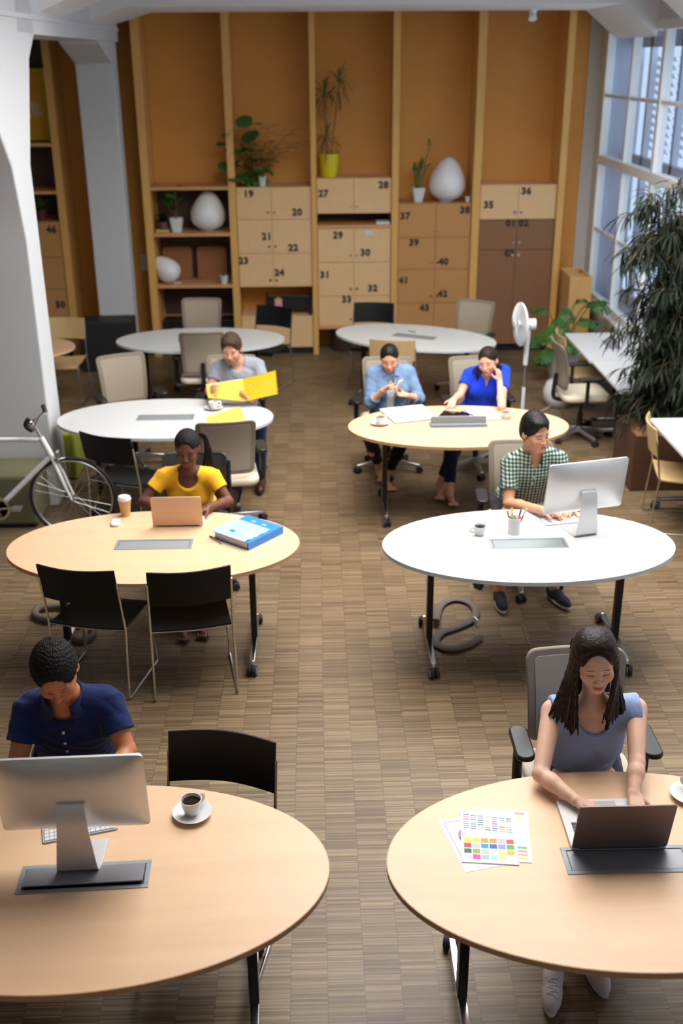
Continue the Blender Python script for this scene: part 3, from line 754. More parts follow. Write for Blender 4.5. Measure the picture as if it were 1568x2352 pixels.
# ------------------------------------------------------------------ chairs
def task_chair(label, seat='seat_cream', back='mesh', frame='mesh_frame', hb=0.98, base='brushed', arms=True):
    t = thing('task_chair', label, 'chair', (0, 0, 0), 0, 'task chairs')
    MB().cyl((0, 0, 0.07), (0, 0, 0.26), 0.028, 0.026, 16).cyl((0, 0, 0.24), (0, 0, 0.42), 0.017, 0.017, 16).build('gas_column', mt('black_plastic'), t, 40)
    b = MB().cyl((0, 0, 0.075), (0, 0, 0.125), 0.042, 0.032, 20)
    for k in range(5):
        a = 2*PI*k/5+0.3; d = Vector((math.cos(a), math.sin(a), 0)); s = Vector((-d.y, d.x, 0))
        vs = []
        for rr, hw, zt, zb in ((0.03, 0.026, 0.118, 0.075), (0.30, 0.017, 0.082, 0.058)):
            p = d*rr
            vs += [p-s*hw+Vector((0, 0, zb)), p+s*hw+Vector((0, 0, zb)), p+s*hw*0.7+Vector((0, 0, zt)), p-s*hw*0.7+Vector((0, 0, zt))]
        b.add(vs, [(0, 1, 5, 4), (1, 2, 6, 5), (2, 3, 7, 6), (3, 0, 4, 7), (3, 2, 1, 0), (4, 5, 6, 7)])
    b.build('star_base', mt(base), t, 35, 0.004)
    for k in range(5):
        a = 2*PI*k/5+0.3; w_, c_ = MB(), MB(); caster(w_, c_, 0.295*math.cos(a), 0.295*math.sin(a), 0.029, a+0.5); w_.cyl((0.295*math.cos(a), 0.295*math.sin(a), 0.03), (0.295*math.cos(a), 0.295*math.sin(a), 0.065), 0.010)
        w_.build('caster', mt('rubber'), t, 40)
    MB().b2(-0.10, 0.10, -0.17, 0.13, 0.375, 0.425).build('tilt_mechanism', mt('black_plastic'), t, 0, 0.01)
    def seatf(u, v):
        x = (u-0.5)*0.49; y = (v-0.5)*0.47
        e = max(0, abs(u-0.5)*2-0.6)**2*0.05
        return (x, y, 0.0-(max(0, v-0.8))**2*0.6+e)
    MB().prism(rrect(0.49, 0.47, 0.09, 6), 0.425, 0.485).build('seat', mt(seat), t, 50, 0.022, seg=3)
    # backrest: padded frame with a lighter mesh field, bowed both ways; faces +y
    zb, H = 0.535, hb-0.535
    def bp(x, z, off=0.0):
        v = (z-zb)/H
        return Vector((x, -0.235-0.075*v+0.030*math.sin(v*PI)+0.60*x*x+off, z))
    def shell(inset, th, r):
        out = dense(rrect(2, 2, r, 6), 0.16)
        mb = MB()
        def P_(a, b, off):      # a, b in -1..1
            z = zb+H*(0.5+b*0.5*(1-inset*0.8)); w_ = (0.207+0.024*(z-zb)/H)*(1-inset); return bp(a*w_, z, off)
        V0, V1 = [], []
        K = [0, .1, .2, .3, .4, .5, .6, .7, .8, .9, 1.0]
        for k in K:
            for (x, y) in out: V0.append(P_(x*k, y*k, th)); V1.append(P_(x*k, y*k, -th))
        m = len(out); fs = []; T_ = len(V0)
        for i in range(len(K)-1):
            for j in range(m):
                j2 = (j+1) % m; a, b, c, d = i*m+j, i*m+j2, (i+1)*m+j2, (i+1)*m+j
                fs += [(a, d, c, b), (T_+a, T_+b, T_+c, T_+d)]
        e = (len(K)-1)*m
        for j in range(m): j2 = (j+1) % m; fs.append((e+j, T_+e+j, T_+e+j2, e+j2))
        return mb.add(V0+V1, fs)
    shell(0, 0.011, 0.20).build('back_frame', mt(frame), t, 60, 0.006)
    shell(0.17, 0.0145, 0.12).build('back_mesh', mt(back), t, 60)
    MB().tube([(0, -0.14, 0.39), (0, -0.27, 0.42), (0, -0.275, 0.55), (0, -0.262, 0.66)], 0.022, 10, sub=4).build('back_support', mt('black_plastic'), t, 60)
    if arms:
        for s in (-1, 1):
            am = MB().tube([(s*0.17, -0.02, 0.40), (s*0.27, -0.03, 0.41), (s*0.285, -0.03, 0.47), (s*0.285, -0.03, 0.655)], 0.019, 8, sub=3, flat=1.2).build('arm', mt('black_plastic'), t, 60)
            MB().prism(rrect(0.085, 0.25, 0.038, 5, s*0.28, 0.0), 0.655, 0.682).build('arm_pad', mt('black_plastic'), am, 50, 0.008)
    return t
def stack_chair(label, m, name='stacking_chair', group='chairs on chrome sled frames'):
    t = thing(name, label, 'chair', (0, 0, 0), 0, group)
    MB().sheet(lambda u, v: ((u-0.5)*0.455, -0.215+0.42*v, 0.455-0.018*math.sin(v*PI*0.9)-0.012*math.sin(u*PI)*(1-v*0.4)-(0.03*(max(0, v-0.82)/0.18)**2)), 10, 12, 0.011).build('seat', mt(m), t, 60)
    def bk(u, v):
        x = (u-0.5)*0.465; return (x, -0.240-0.040*v-0.045*math.sin(u*PI), 0.635+0.225*v)
    MB().sheet(bk, 14, 5, 0.010).build('backrest', mt(m), t, 60)
    for s in (-1, 1):
        x = s*0.234
        f = MB().tube([(x, -0.268, 0.775), (x, -0.240, 0.62), (x*1.01, -0.214, 0.455), (x*1.03, -0.255, 0.02), (x*1.03, -0.242, 0.009), (x*1.03, 0.19, 0.009), (x*1.03, 0.205, 0.02), (x*0.97, 0.185, 0.32), (x*0.97, 0.150, 0.425)], 0.0075, 8)
        f.build('side_frame', mt('chrome'), t, 60)
    MB().tube([(-0.234, -0.208, 0.443), (0, -0.212, 0.432), (0.234, -0.208, 0.443)], 0.006, 8).build('cross_rail', mt('chrome'), t, 60)
    MB().tube([(-0.228, 0.150, 0.425), (0, 0.150, 0.42), (0.228, 0.150, 0.425)], 0.006, 8).build('cross_rail', mt('chrome'), t, 60)
    return t
USED = {}
beige = task_chair('x'); blk = stack_chair('x', 'black'); 
MT['wood_chair'] = wood('pale_wood_chair', lin((214, 184, 134)), lin((196, 164, 112)), 'Z', 0.45, 3)
wod = stack_chair('x', 'wood_chair', group='pale wood chairs')
TC = [
 ((-1.32, 11.80), 180-3, 'taupe task chair behind the back left white table, facing the camera'),
 ((-1.165, 10.73), 3, 'taupe task chair seen from behind at the near side of back left table'),
 ((-1.70, 9.36), 205, 'taupe task chair turned sideways behind the left end of white table'),
 ((-0.735, 7.88), 8, 'taupe task chair seen from behind, beside the woman in yellow'),
 ((-0.79, 9.26), 180, 'taupe task chair the man in grey t-shirt sits on'),
 ((0.625, 9.12), 180, 'taupe task chair the woman in denim shirt sits on'),
 ((1.42, 9.10), 184, 'taupe task chair the woman in royal blue top sits on'),
 ((1.40, 6.79), 176, 'taupe task chair the man in checked shirt sits on'),
 ((1.155, 3.92), 180, 'taupe task chair the woman in sleeveless blue top sits on'),
 ((1.63, 11.56), 148, 'taupe task chair behind the turned back right white table'),
 ((2.56, 9.93), -88, 'taupe task chair with cream seat pulled to the white desks by windows'),
]
for (x, y), a, l in TC: place(beige, USED, (x, y, 0), math.radians(a), l, 'taupe mesh task chairs')
bt = task_chair('black task chair the woman in yellow t-shirt sits on', 'black_fabric', 'black_fabric', 'black_plastic', 0.90, 'black_plastic', arms=False)
bt.location = (-0.885, 6.86, 0); bt.rotation_euler = (0, 0, PI); bt['group'] = 'black task chairs'
BC = [
 ((-1.31, 5.66), -13, 'black chair at lower left of the blue binder table, left one of two'),
 ((-0.785, 5.62), 10, 'black chair at the blue binder table, right one of two'),
 ((-1.50, 7.93), -25, 'black chair between the bicycle wheel and the woman in yellow'),
 ((-0.485, 3.465), 168, 'black chair facing the camera behind the coffee cup'),
 ((-0.62, 11.90), 152, 'black chair at right end of the back left white table'),
 ((0.62, 12.0), 172, 'black chair behind the back right white table, before lockers 33 and 34'),
]
for (x, y), a, l in BC: place(blk, USED, (x, y, 0), math.radians(a), l, 'black plywood chairs')
WC = [
 ((0.80, 10.80), -10, 'pale wood chair behind the woman in denim shirt'),
 ((2.78, 10.72), -92, 'pale wood chair tucked between the white desk and task chair'),
 ((2.87, 7.79), -100, 'pale wood chair at far right, at the near white desk'),
 ((-2.80, 11.40), 178, 'pale wood chair behind the small beech table at far left'),
]
for (x, y), a, l in WC: place(wod, USED, (x, y, 0), math.radians(a), l, 'pale wood chairs')

t = thing('stool', 'low black stool under the man in navy shirt', 'stool', (-1.10, 4.05, 0))
MB().prism(oval(.19, .17, 40), .445, .485).build('seat', mt('black'), t, 40, .006)
for a, b in ((-1, -1), (1, -1), (-1, 1), (1, 1)): MB().cyl((a*.17, b*.15, 0), (a*.12, b*.11, .45), .011, n=12).build('leg', mt('black_metal'), t)
# small beech table at far left, mostly behind the column
t = thing('round_table', 'small beech table peeking out right of the big column', 'table', (-2.98, 10.86, 0))
MB().prism(oval(0.47, 0.42, 64), TZ-0.024, TZ).build('tabletop', mt('beech'), t, 30, 0.003)
MB().cyl((0, 0, 0.03), (0, 0, TZ-0.025), 0.03).build('leg', mt('black_metal'), t); MB().cyl((0, 0, 0), (0, 0, 0.03), 0.24, 0.2, 40).build('base', mt('black_metal'), t)

# ------------------------------------------------------------------ white desks by the windows
def desk(label, x0, x1, y0, y1, slot, near_panel=True):
    t = thing('office_desk', label, 'desk', ((x0+x1)/2, (y0+y1)/2, 0), 0, 'white desks along the windows')
    w_, d = (x1-x0)/2, (y1-y0)/2
    MB().b2(-w_, w_, -d, d, TZ-0.026, TZ).build('desktop', mt('white_lam'), t, 0, 0.003)
    if slot:
        f = MB().b2(-0.06, 0.07, slot-0.17, slot+0.17, TZ-0.001, TZ+0.003).build('cable_box', mt('grey_flap'), t, 0, 0.001)
        f2 = MB()
        for k in range(5): f2.b2(-0.045, 0.055, slot-0.15+k*0.062, slot-0.15+k*0.062+0.045, TZ+0.003, TZ+0.0045)
        f2.build('cable_flap', mt('alu_flat'), f, 0)
    for s in (-1, 1):
        lg = MB().b2(-w_+0.35, -w_+0.39, s*(d-0.16)-0.03, s*(d-0.16)+0.03, 0.1, TZ-0.027).build('leg', mt('black_metal'), t, 0, 0.004)
        MB().b2(-w_+0.08, w_-0.05, s*(d-0.16)-0.02, s*(d-0.16)+0.02, 0.075, 0.10).build('foot_bar', mt('chrome'), t, 0, 0.004)
        for q in (-w_+0.08, w_-0.08):
            a, b_ = MB(), MB(); caster(a, b_, q, s*(d-0.16), 0.036, 0.9); a.cyl((q, s*(d-0.16), 0.04), (q, s*(d-0.16), 0.08), 0.01)
            c = a.build('caster', mt('rubber'), t, 40); b_.build('caster_cap', mt('caster_grey'), c, 40)
    MB().b2(-w_+0.28, -w_+0.31, -d+0.1, d-0.1, 0.32, TZ-0.03).build('modesty_panel', mt('black_metal'), t, 0, 0.002)
    return t
desk('white desk under windows, farther one, grey cable box in it', 2.645, 3.38, 10.06, 11.20, 0.05)
desk('white desk under windows, between farther desk and the tall plant', 2.665, 3.38, 9.005, 10.045, None)
desk('white desk at far right edge, before the wood chair', 2.70, 3.38, 6.50, 8.262, None)

# ------------------------------------------------------------------ computers
def monitor(label, loc, rz):
    """all-in-one desktop; local -y is the back that the camera sees, foot runs towards +y"""
    t = thing('desktop_monitor', label, 'monitor', loc, rz, 'aluminium desktop monitors')
    w_, h_, zb = 0.53, 0.338, 0.145
    def shell():
        mb = MB(); out = dense(rrect(w_, h_, 0.018, 5, 0, zb+h_/2), 0.03); rings = []
        def dep(x, z):
            a, b = min(1, abs(x)/(w_/2)), min(1, abs(z)/(h_/2)); return 0.006+0.036*(max(0, (1-a**2.6)*(1-b**2.6)))**0.75
        for k in range(13):
            s = 1-k/12
            rings.append([(x*s, -dep(x*s, (z-zb-h_/2)*s), (z-zb-h_/2)*s+zb+h_/2) for x, z in out])
        vs = [(x, 0.004, z) for x, z in out]+[p for r in rings for p in r]; m_ = len(out); fs = [tuple(range(m_))]
        for i in range(13):
            for k in range(m_):
                k2 = (k+1) % m_; fs.append((i*m_+k, (i+1)*m_+k, (i+1)*m_+k2, i*m_+k2))
        mb.add(vs, fs); return mb
    T = Matrix.Rotation(math.radians(-6), 4, 'X')
    sh = shell().build('housing', mt('alu'), t, 50); sh.location = (0, 0.088, 0.002); sh.rotation_euler = (math.radians(7), 0, 0)
    sc = MB().b2(-w_/2+0.008, w_/2-0.008, 0.0042, 0.0062, zb+0.05, zb+h_-0.008).build('screen', plain('screen_glass', (0.02, 0.03, 0.05), 0.1), sh, 0)
    # stand: foot plate and leaning neck, bent from one strip
    st = MB(); pts = [(0.17, 0.003), (0.03, 0.003), (0.0, 0.006), (-0.014, 0.022), (-0.014, 0.08), (-0.012, 0.19), (-0.008, 0.283), (0.000, 0.296), (0.030, 0.298)]
    hw = [0.088, 0.080, 0.076, 0.074, 0.068, 0.056, 0.050, 0.050, 0.050]
    st.sheet(lambda u, v: (lambda i, f: ((u-0.5)*2*(hw[i]*(1-f)+hw[min(i+1, 8)]*f), pts[i][0]*(1-f)+pts[min(i+1, 8)][0]*f, pts[i][1]*(1-f)+pts[min(i+1, 8)][1]*f))(int(v*8), v*8-int(v*8)), 2, 8, 0.006)
    st.build('stand', mt('alu'), t, 40, 0.001)
    return t
monitor('aluminium monitor seen from the back in front of the man in navy', (-0.900, 3.085, TZ+0.0035), 0.035)
monitor('aluminium monitor seen from the back before the man in checked shirt', (1.635, 5.965, TZ), 0.256)
def keyboard(label, loc, rz, printed=False):
    t = thing('keyboard', label, 'keyboard', loc, rz, 'white keyboards')
    MB().prism(rrect(0.28, 0.114, 0.008), 0, 0.007).build('base', mt('key_gap'), t, 0, 0.001)
    k = MB()
    for r in range(5):
        for c in range(14):
            if r == 0 and 4 <= c <= 8:
                if c == 4: k.b2(-0.132+c*0.0189, -0.132+9*0.0189-0.003, -0.05+r*0.0205, -0.05+r*0.0205+0.0175, 0.007, 0.0105)
                continue
            k.b2(-0.132+c*0.0189, -0.132+(c+1)*0.0189-0.003, -0.05+r*0.0205, -0.05+r*0.0205+0.0175, 0.007, 0.0105)
    k.build('keys', mt('key'), t, 0)
    return t
keyboard('white keyboard under the monitor of the man in navy shirt', (-0.945, 3.33, TZ), 0.27)
keyboard('white keyboard behind the monitor of the man in checked shirt', (1.55, 6.20, TZ), 0.2)
t = tag(MB().box((0, 0, 0), (0.20, 0.12, 0.0012)).build('printed_sheet', mt('paper'), None, 0), 'paper with red blotches beside the keyboard of checked shirt man', 'paper')
t.location = (1.525, 6.245, TZ+0.013); t.rotation_euler = (0, 0, 0.2)
mk = MB()
for i in range(26):
    a, b_ = rnd.uniform(-.09, .09), rnd.uniform(-.05, .05)
    mk.add([(a+rnd.uniform(.004, .010)*math.cos(q*1.05), b_+rnd.uniform(.004, .010)*math.sin(q*1.05), 0.0011) for q in range(6)], [(0, 1, 2, 3, 4, 5)])
mk.build('red_marks', plain('red_print', lin((196, 60, 52)), 0.7), t, 0)

def laptop(label, loc, rz, w_, d, lidh, lean, lidm, basem='alu', logo=False):
    """hinge at origin, base runs +y towards the user, lid rises leaning back towards -y"""
    t = thing('laptop', label, 'laptop', loc, rz, 'open laptops')
    MB().prism(rrect(w_, d, 0.012, 4, 0, d/2), 0, 0.012).build('base', mt('key'), t, 30, 0.002)
    k = MB()
    for r in range(6):
        for c in range(14): k.b2(-w_*0.42+c*w_*0.06, -w_*0.42+(c+1)*w_*0.06-0.003, 0.03+r*0.0185, 0.03+r*0.0185+0.0155, 0.0121, 0.0132)
    ko = k.build('keys', mt('black_plastic'), t, 0)
    MB().b2(-0.05, 0.05, d*0.62, d*0.94, 0.0121, 0.0126).build('trackpad', mt('key_gap'), t, 0)
    l = MB().prism(rrect(w_, lidh, 0.012, 4, 0, lidh/2), -0.003, 0.003).build('lid', mt(lidm), t, 30, 0.001)
    l.location = (0, -0.002, 0.010); l.rotation_euler = (PI/2+math.radians(lean), 0, 0)
    MB().b2(-w_/2+0.008, w_/2-0.008, 0.012, lidh-0.008, -0.0042, -0.0032).build('screen', MT.setdefault('laptop_screen', plain('laptop_screen', (0.03, 0.035, 0.05), 0.15)), l, 0)
    MB().cyl((-w_*0.42, 0, 0.010), (w_*0.42, 0, 0.010), 0.006).build('hinge', mt('black_plastic'), t, 40)
    return t
laptop('open laptop with shade-darkened silver lid before the woman in sleeveless top', (1.094, 3.142, TZ+0.003), 0.0, 0.356, 0.278, 0.232, 12, 'shaded_lid')
laptop('open laptop with gold lid before the woman in yellow t-shirt', (-0.900, 6.203, TZ), 0.0, 0.316, 0.225, 0.212, 10, 'rose')

# ------------------------------------------------------------------ small things on the tables
def saucer(label, loc, name='saucer'):
    return tag(MB().lathe([(0, 0.004), (0.028, 0.004), (0.030, 0.001), (0.034, 0.004), (0.060, 0.013), (0.076, 0.019), (0.077, 0.021), (0.060, 0.017), (0.034, 0.008), (0, 0.007)], n=48).build(name, mt('china'), None, 60, loc=loc), label, 'saucer', 'white saucers')
def cup(label, loc, rz, h=0.062, r=0.040, fill=True):
    t = thing('coffee_cup', label, 'cup', loc, rz, 'white cups')
    MB().lathe([(0, 0.003), (r*0.52, 0.0), (r*0.58, 0.003), (r*0.72, h*0.22), (r*0.93, h*0.6), (r, h), (r*0.94, h), (r*0.87, h*0.6), (r*0.62, h*0.2), (0, 0.008)], n=40).build('bowl', mt('china'), t, 60)
    MB().tube([(r*0.90, 0, h*0.84), (r*1.35, 0, h*0.88), (r*1.62, 0, h*0.66), (r*1.45, 0, h*0.42), (r*0.86, 0, h*0.36)], 0.005, 8, sub=4, flat=1.5).build('handle', mt('china'), t, 60)
    if fill: MB().cyl((0, 0, h*0.76), (0, 0, h*0.80), r*0.89, r*0.90, 32).build('coffee', mt('coffee'), t, 30)
    return t
saucer('white saucer under the black coffee, bottom left table', (-0.518, 3.390, TZ)); cup('white cup of black coffee beside the bottom left monitor', (-0.520, 3.392, TZ+0.006), 0.85, 0.070, 0.041)
saucer('white saucer cut by the right photo edge beside the dark laptop', (1.455, 3.44, TZ)); cup('white cup at right photo edge beside the dark laptop', (1.475, 3.44, TZ+0.006), 2.2)
cup('white coffee cup without saucer beside the pen holder', (0.985, 6.005, TZ), 3.4)
saucer('white saucer near left end of the two women\'s table', (0.492, 8.195, TZ)); cup('white cup near left end of the two women\'s table', (0.495, 8.195, TZ+0.006), 0.7)
cup('white cup at the elbow of the woman in royal blue', (1.528, 8.30, TZ), 0.2)
saucer('white saucer on the white table of the man in grey', (-0.885, 8.665, TZ)); cup('white cup on the white table of the man in grey', (-0.888, 8.665, TZ+0.006), 0.3, fill=False)
t = thing('paper_cup', 'brown paper coffee cup with white lid beside the gold laptop', 'cup', (-1.262, 6.395, TZ))
MB().lathe([(0, 0), (0.028, 0), (0.041, 0.115), (0, 0.115)], n=40).build('cup', mt('cardboard'), t, 40)
MB().lathe([(0.043, 0.112), (0.045, 0.118), (0.042, 0.124), (0.038, 0.136), (0.034, 0.138), (0.032, 0.134), (0, 0.134)], n=40).build('lid', mt('china'), t, 40)
t = thing('computer_mouse', 'white computer mouse beside the paper cup', 'mouse', (-1.305, 6.262, TZ), 0.1)
MB().prism(rrect(0.060, 0.108, 0.026, 6), 0, 0.020).build('shell', mt('china'), t, 50, 0.009, seg=3)
t = thing('pen', 'silver pen with black clip end left of the blue binder', 'pen', (-0.648, 5.985, TZ+0.005), 0.62)
MB().cyl((0, -0.065, 0), (0, 0.03, 0), 0.0045, 0.0048, 12).cyl((0, -0.078, 0), (0, -0.065, 0), 0.001, 0.0045, 12).build('barrel', mt('brushed'), t); MB().cyl((0, 0.03, 0), (0, 0.066, 0), 0.005, 0.004, 12).b2(-0.001, 0.001, 0.02, 0.06, 0.004, 0.007).build('cap', mt('black_plastic'), t)

# blue lever arch binder with a clear wallet lying on it
P = [at(552, 1190, Z=TZ), at(650, 1222, Z=TZ), at(587, 1270, Z=TZ), at(490, 1243, Z=TZ)]
cB = sum(P, Vector())/4; xv = (P[1]-P[0]); angB = math.atan2(xv.y, xv.x)
t = thing('ring_binder', 'blue lever arch binder with clear wallet, right on beech table', 'binder', (cB.x, cB.y, TZ), angB)
BW, BH = 0.30, 0.32
MB().b2(-BW/2, BW/2, -BH/2, BH/2, 0, 0.003).b2(BW/2-0.003, BW/2, -BH/2, BH/2, 0.003, 0.045).build('back_cover', mt('blue_card'), t, 0, 0.001)
fc_ = MB().box((0, 0, 0.047), (BW, BH, 0.003), rot('Y', 0)).build('front_cover', mt('blue_card'), t, 0, 0.001)
wl = MB().sheet(lambda u, v: (-BW/2-0.004+(BW-0.02)*u, -BH/2-0.006+0.23*v, 0.053+0.004*math.sin(u*9+v*4)*math.sin(v*PI)+0.003*math.sin(v*13)), 24, 20, 0.0016).build('wallet', plain('clear_wallet', lin((170, 208, 244)), 0.12, var=0.3, vs=16), t, 60); wl['label'] = 'pale blue clear plastic wallet'
pg = MB().b2(-BW/2+0.012, BW/2-0.02, -BH/2+0.01, BH/2-0.01, 0.004, 0.043).build('pages', mt('paper'), t, 0)
for q in (-0.045, 0.045): MB().b2(q-0.016, q+0.016, BH/2-0.075, BH/2-0.05, 0.0486, 0.051).b2(q-0.011, q+0.011, BH/2-0.068, BH/2-0.057, 0.051, 0.0525).build('ring_eyelet', mt('alu'), t, 0)

# pen holder with felt pens
ph = tag(MB().lathe([(0, 0.003), (0.040, 0.0), (0.040, 0.105), (0.037, 0.105), (0.037, 0.006), (0, 0.006)], n=40).build('pen_holder', mt('china'), None, 60, loc=(1.200, 6.025, TZ)), 'white pen holder full of felt pens left of the monitor', 'holder')
pens = [('orange', (240, 106, 40), -0.024, 0.005, -12), ('yellow', (246, 222, 60), -0.010, 0.012, -4), ('dark green', (20, 100, 66), 0.014, 0.006, 12), ('red', (216, 52, 52), 0.024, 0.0, 20), ('light green', (92, 196, 104), -0.016, -0.016, -6), ('white', (230, 226, 222), 0.004, -0.02, 4), ('bright red', (232, 66, 56), 0.022, -0.016, 10)]
for nme, c, dx, dy, tl in pens:
    hgt = {'orange': 0.145, 'yellow': 0.155, 'dark green': 0.15, 'red': 0.165}.get(nme, 0.112)
    t = thing('felt_pen', nme+' felt pen standing in the white pen holder', 'pen', (1.200+dx*0.6, 6.025+dy, TZ+0.007), 0, 'felt pens in the pen holder')
    d = Vector((math.sin(math.radians(tl)), 0, math.cos(math.radians(tl))))*hgt
    pm = plain('pen_'+nme.replace(' ', '_'), lin(c), 0.4)
    MB().cyl((0, 0, 0), d*0.72, 0.0055, n=12).build('barrel', pm if nme != 'dark green' else mt('china'), t); MB().cyl(d*0.72, d, 0.0062, 0.0058, n=12).build('cap', mt('china') if nme == 'red' else pm, t)

# colour charts on the bottom right table
def sheet_of_paper(label, x, y, z, rz):
    o = tag(MB().b2(-0.105, 0.105, -0.1485, 0.1485, 0, 0.0004).build('colour_chart', mt('paper'), None, 0, loc=(x, y, TZ+z)), label, 'paper', 'colour charts')
    o.rotation_euler = (0, 0, rz); return o
def swatches(o, items):
    pal = {}; mats = []; mb = MB()
    for (a, b_, c, d, col) in items:
        if col not in pal:
            pal[col] = len(mats); m_ = bpy.data.materials.get('ink_%02x%02x%02x' % col) or plain('ink_%02x%02x%02x' % col, lin(col), 0.65); mats.append(m_)
        mb.cur = pal[col]; mb.add([(a, b_, 0.0006), (c, b_, 0.0006), (c, d, 0.0006), (a, d, 0.0006)], [(0, 1, 2, 3)])
    mb.build('printed_colours', mats, o, 0)
pa = sheet_of_paper('colour chart sheet with a colour wheel, lowest of the three', 0.574, 3.205, 0.0003, math.radians(13.5))
wheel = MB(); cols = [(226, 60, 140), (196, 50, 150), (120, 60, 160), (70, 70, 170), (60, 130, 200), (60, 180, 170), (90, 180, 80), (190, 210, 60), (250, 220, 60), (248, 160, 50), (238, 90, 60), (230, 60, 90)]
mats_ = []
for i, c in enumerate(cols):
    for j, (r0, r1) in enumerate(((0.028, 0.045), (0.048, 0.062))):
        cc = tuple(int(v+(255-v)*0.25*j) for v in c); mats_.append(plain('ink_wheel', lin(cc), 0.65)); wheel.cur = len(mats_)-1
        pts = [(r*math.cos(2*PI*(i+f)/12+1.8), r*math.sin(2*PI*(i+f)/12+1.8)+0.03, 0.0006) for r, f in ((r0, .04), (r1, .04), (r1, .5), (r1, .96), (r0, .96), (r0, .5))]
        wheel.add(pts, [tuple(range(6))])
wheel.build('colour_wheel', mats_, pa, 0)
MB().b2(-0.088, -0.087, -0.06, 0.13, 0.0004, 0.0007).b2(-0.088, 0.09, 0.129, 0.130, 0.0004, 0.0007).build('ruled_line', mt('ink'), pa, 0)
pb = sheet_of_paper('colour chart with two narrow swatch columns, right one of three', 0.672, 3.238, 0.0016, math.radians(-6.8))
it = []
c1 = [(90, 150, 150), (80, 160, 160), (90, 120, 130), (110, 76, 110), (120, 80, 110), (100, 66, 90), (250, 180, 90), (250, 170, 80), (252, 205, 110), (250, 220, 120), (238, 226, 150), (214, 216, 160), (160, 160, 120), (170, 130, 100)]
for i, c in enumerate(c1): it.append((0.025, 0.118-i*0.0192, 0.045, 0.128-i*0.0192, c))
for i, c in enumerate([(214, 150, 120), (250, 214, 170), (252, 224, 190)]): it.append((0.056, 0.122-i*0.016, 0.092, 0.131-i*0.016, c))
for i, c in enumerate([(110, 180, 90), (238, 150, 190), (248, 170, 140), (214, 210, 90)]): it.append((0.056, -0.075-i*0.0195, 0.090, -0.065-i*0.0195, c))
swatches(pb, [q for q in it if q[0] < 0.05]); swatches(pb, [q for q in it if q[0] >= 0.05])
pc = sheet_of_paper('colour chart with square swatch grid, topmost of the three', 0.620, 3.226, 0.0030, math.radians(-6.3))
it = []
grid = [[(254, 222, 50), (252, 206, 90), (250, 150, 60), (250, 150, 66), (240, 176, 206), (232, 84, 90)], [(196, 66, 84), (186, 196, 180), (60, 150, 200), (40, 100, 190), (130, 160, 216), (84, 168, 84)],
        [(50, 110, 84), (160, 166, 96), (180, 200, 200), (246, 246, 246), (252, 230, 130), (252, 180, 70)], [(248, 200, 214), (206, 80, 166), (170, 190, 186), (170, 214, 230), (206, 220, 160), (240, 240, 240)]]
for r, row in enumerate(grid):
    for c, col in enumerate(row): x0_ = -0.094+c*0.0318; y0_ = -0.013-r*0.0305; it.append((x0_, y0_-0.024, x0_+0.027, y0_, col))
strip_cols = [[(90, 70, 120), (250, 150, 130), (244, 110, 110), (250, 170, 150), (240, 90, 100), (236, 100, 110), (240, 110, 120)], [(224, 60, 130), (120, 180, 220), (90, 70, 140), (150, 200, 230), (60, 120, 190), (90, 140, 200), (70, 120, 190)],
              [(60, 120, 190), (70, 150, 200), (60, 130, 100), (70, 150, 120), (60, 120, 90), (130, 200, 110), (214, 226, 90)], [(250, 226, 140), (250, 200, 150), (250, 180, 150), (252, 200, 160), (240, 190, 160), (170, 110, 150), (120, 60, 110)],
              [(200, 70, 130), (220, 100, 160), (214, 80, 140), (110, 60, 140), (110, 140, 200), (70, 90, 160), (100, 130, 180)], [(70, 160, 170), (110, 190, 190), (250, 214, 150), (250, 224, 170), (130, 80, 100), (190, 120, 110), (210, 150, 130)],
              [(90, 80, 130), (70, 120, 160), (250, 214, 140), (250, 220, 150), (150, 170, 190), (130, 160, 180), (120, 160, 180)]]
for c, col in enumerate(strip_cols):
    for r, cc in enumerate(col): x0_ = -0.094+c*0.0272; y0_ = 0.122-c*0.0022-r*0.0128; it.append((x0_, y0_-0.0045, x0_+0.0215, y0_, cc))
swatches(pc, it)

# two women's table: notebooks, tablet, pen
def notebook(label, corners, z=0.0):
    c = sum(corners, Vector())/4; e = (corners[1]-corners[0]); a = math.atan2(e.y, e.x)
    w_ = ((corners[1]-corners[0]).length+(corners[2]-corners[3]).length)/2; h_ = ((corners[3]-corners[0]).length+(corners[2]-corners[1]).length)/2
    t = thing('notebook', label, 'notebook', (c.x, c.y, TZ+z), a, 'notebooks and sheets on the women\'s table')
    return t, w_, h_
t, w_, h_ = notebook('open white notebook before the woman in denim shirt', [at(912, 973, Z=TZ), at(1012, 962, Z=TZ), at(965, 930, Z=TZ), at(868, 944, Z=TZ)])
MB().b2(-w_/2-0.003, w_/2+0.003, -h_/2-0.003, h_/2+0.003, 0, 0.002).build('cover', mt('leaf_dark'), t, 0)
for s in (-1, 1): MB().sheet(lambda u, v, s=s: (s*(0.002+u*(w_/2-0.004)), (v-0.5)*h_, 0.006+0.006*math.sin(min(1, u*1.5)*PI/2)-0.006*u), 8, 2, 0.006).build('page_block', mt('paper'), t, 40)
t, w_, h_ = notebook('single open notepad right of the tablet', [at(1092, 968, Z=TZ), at(1148, 964, Z=TZ), at(1124, 937, Z=TZ), at(1066, 940, Z=TZ)])
MB().b2(-w_/2-0.003, w_/2+0.003, -h_/2-0.003, h_/2+0.003, 0, 0.003).build('cover', mt('leaf_dark'), t, 0); MB().b2(-w_/2, w_/2, -h_/2, h_/2, 0.003, 0.009).build('page_block', mt('paper'), t, 0)
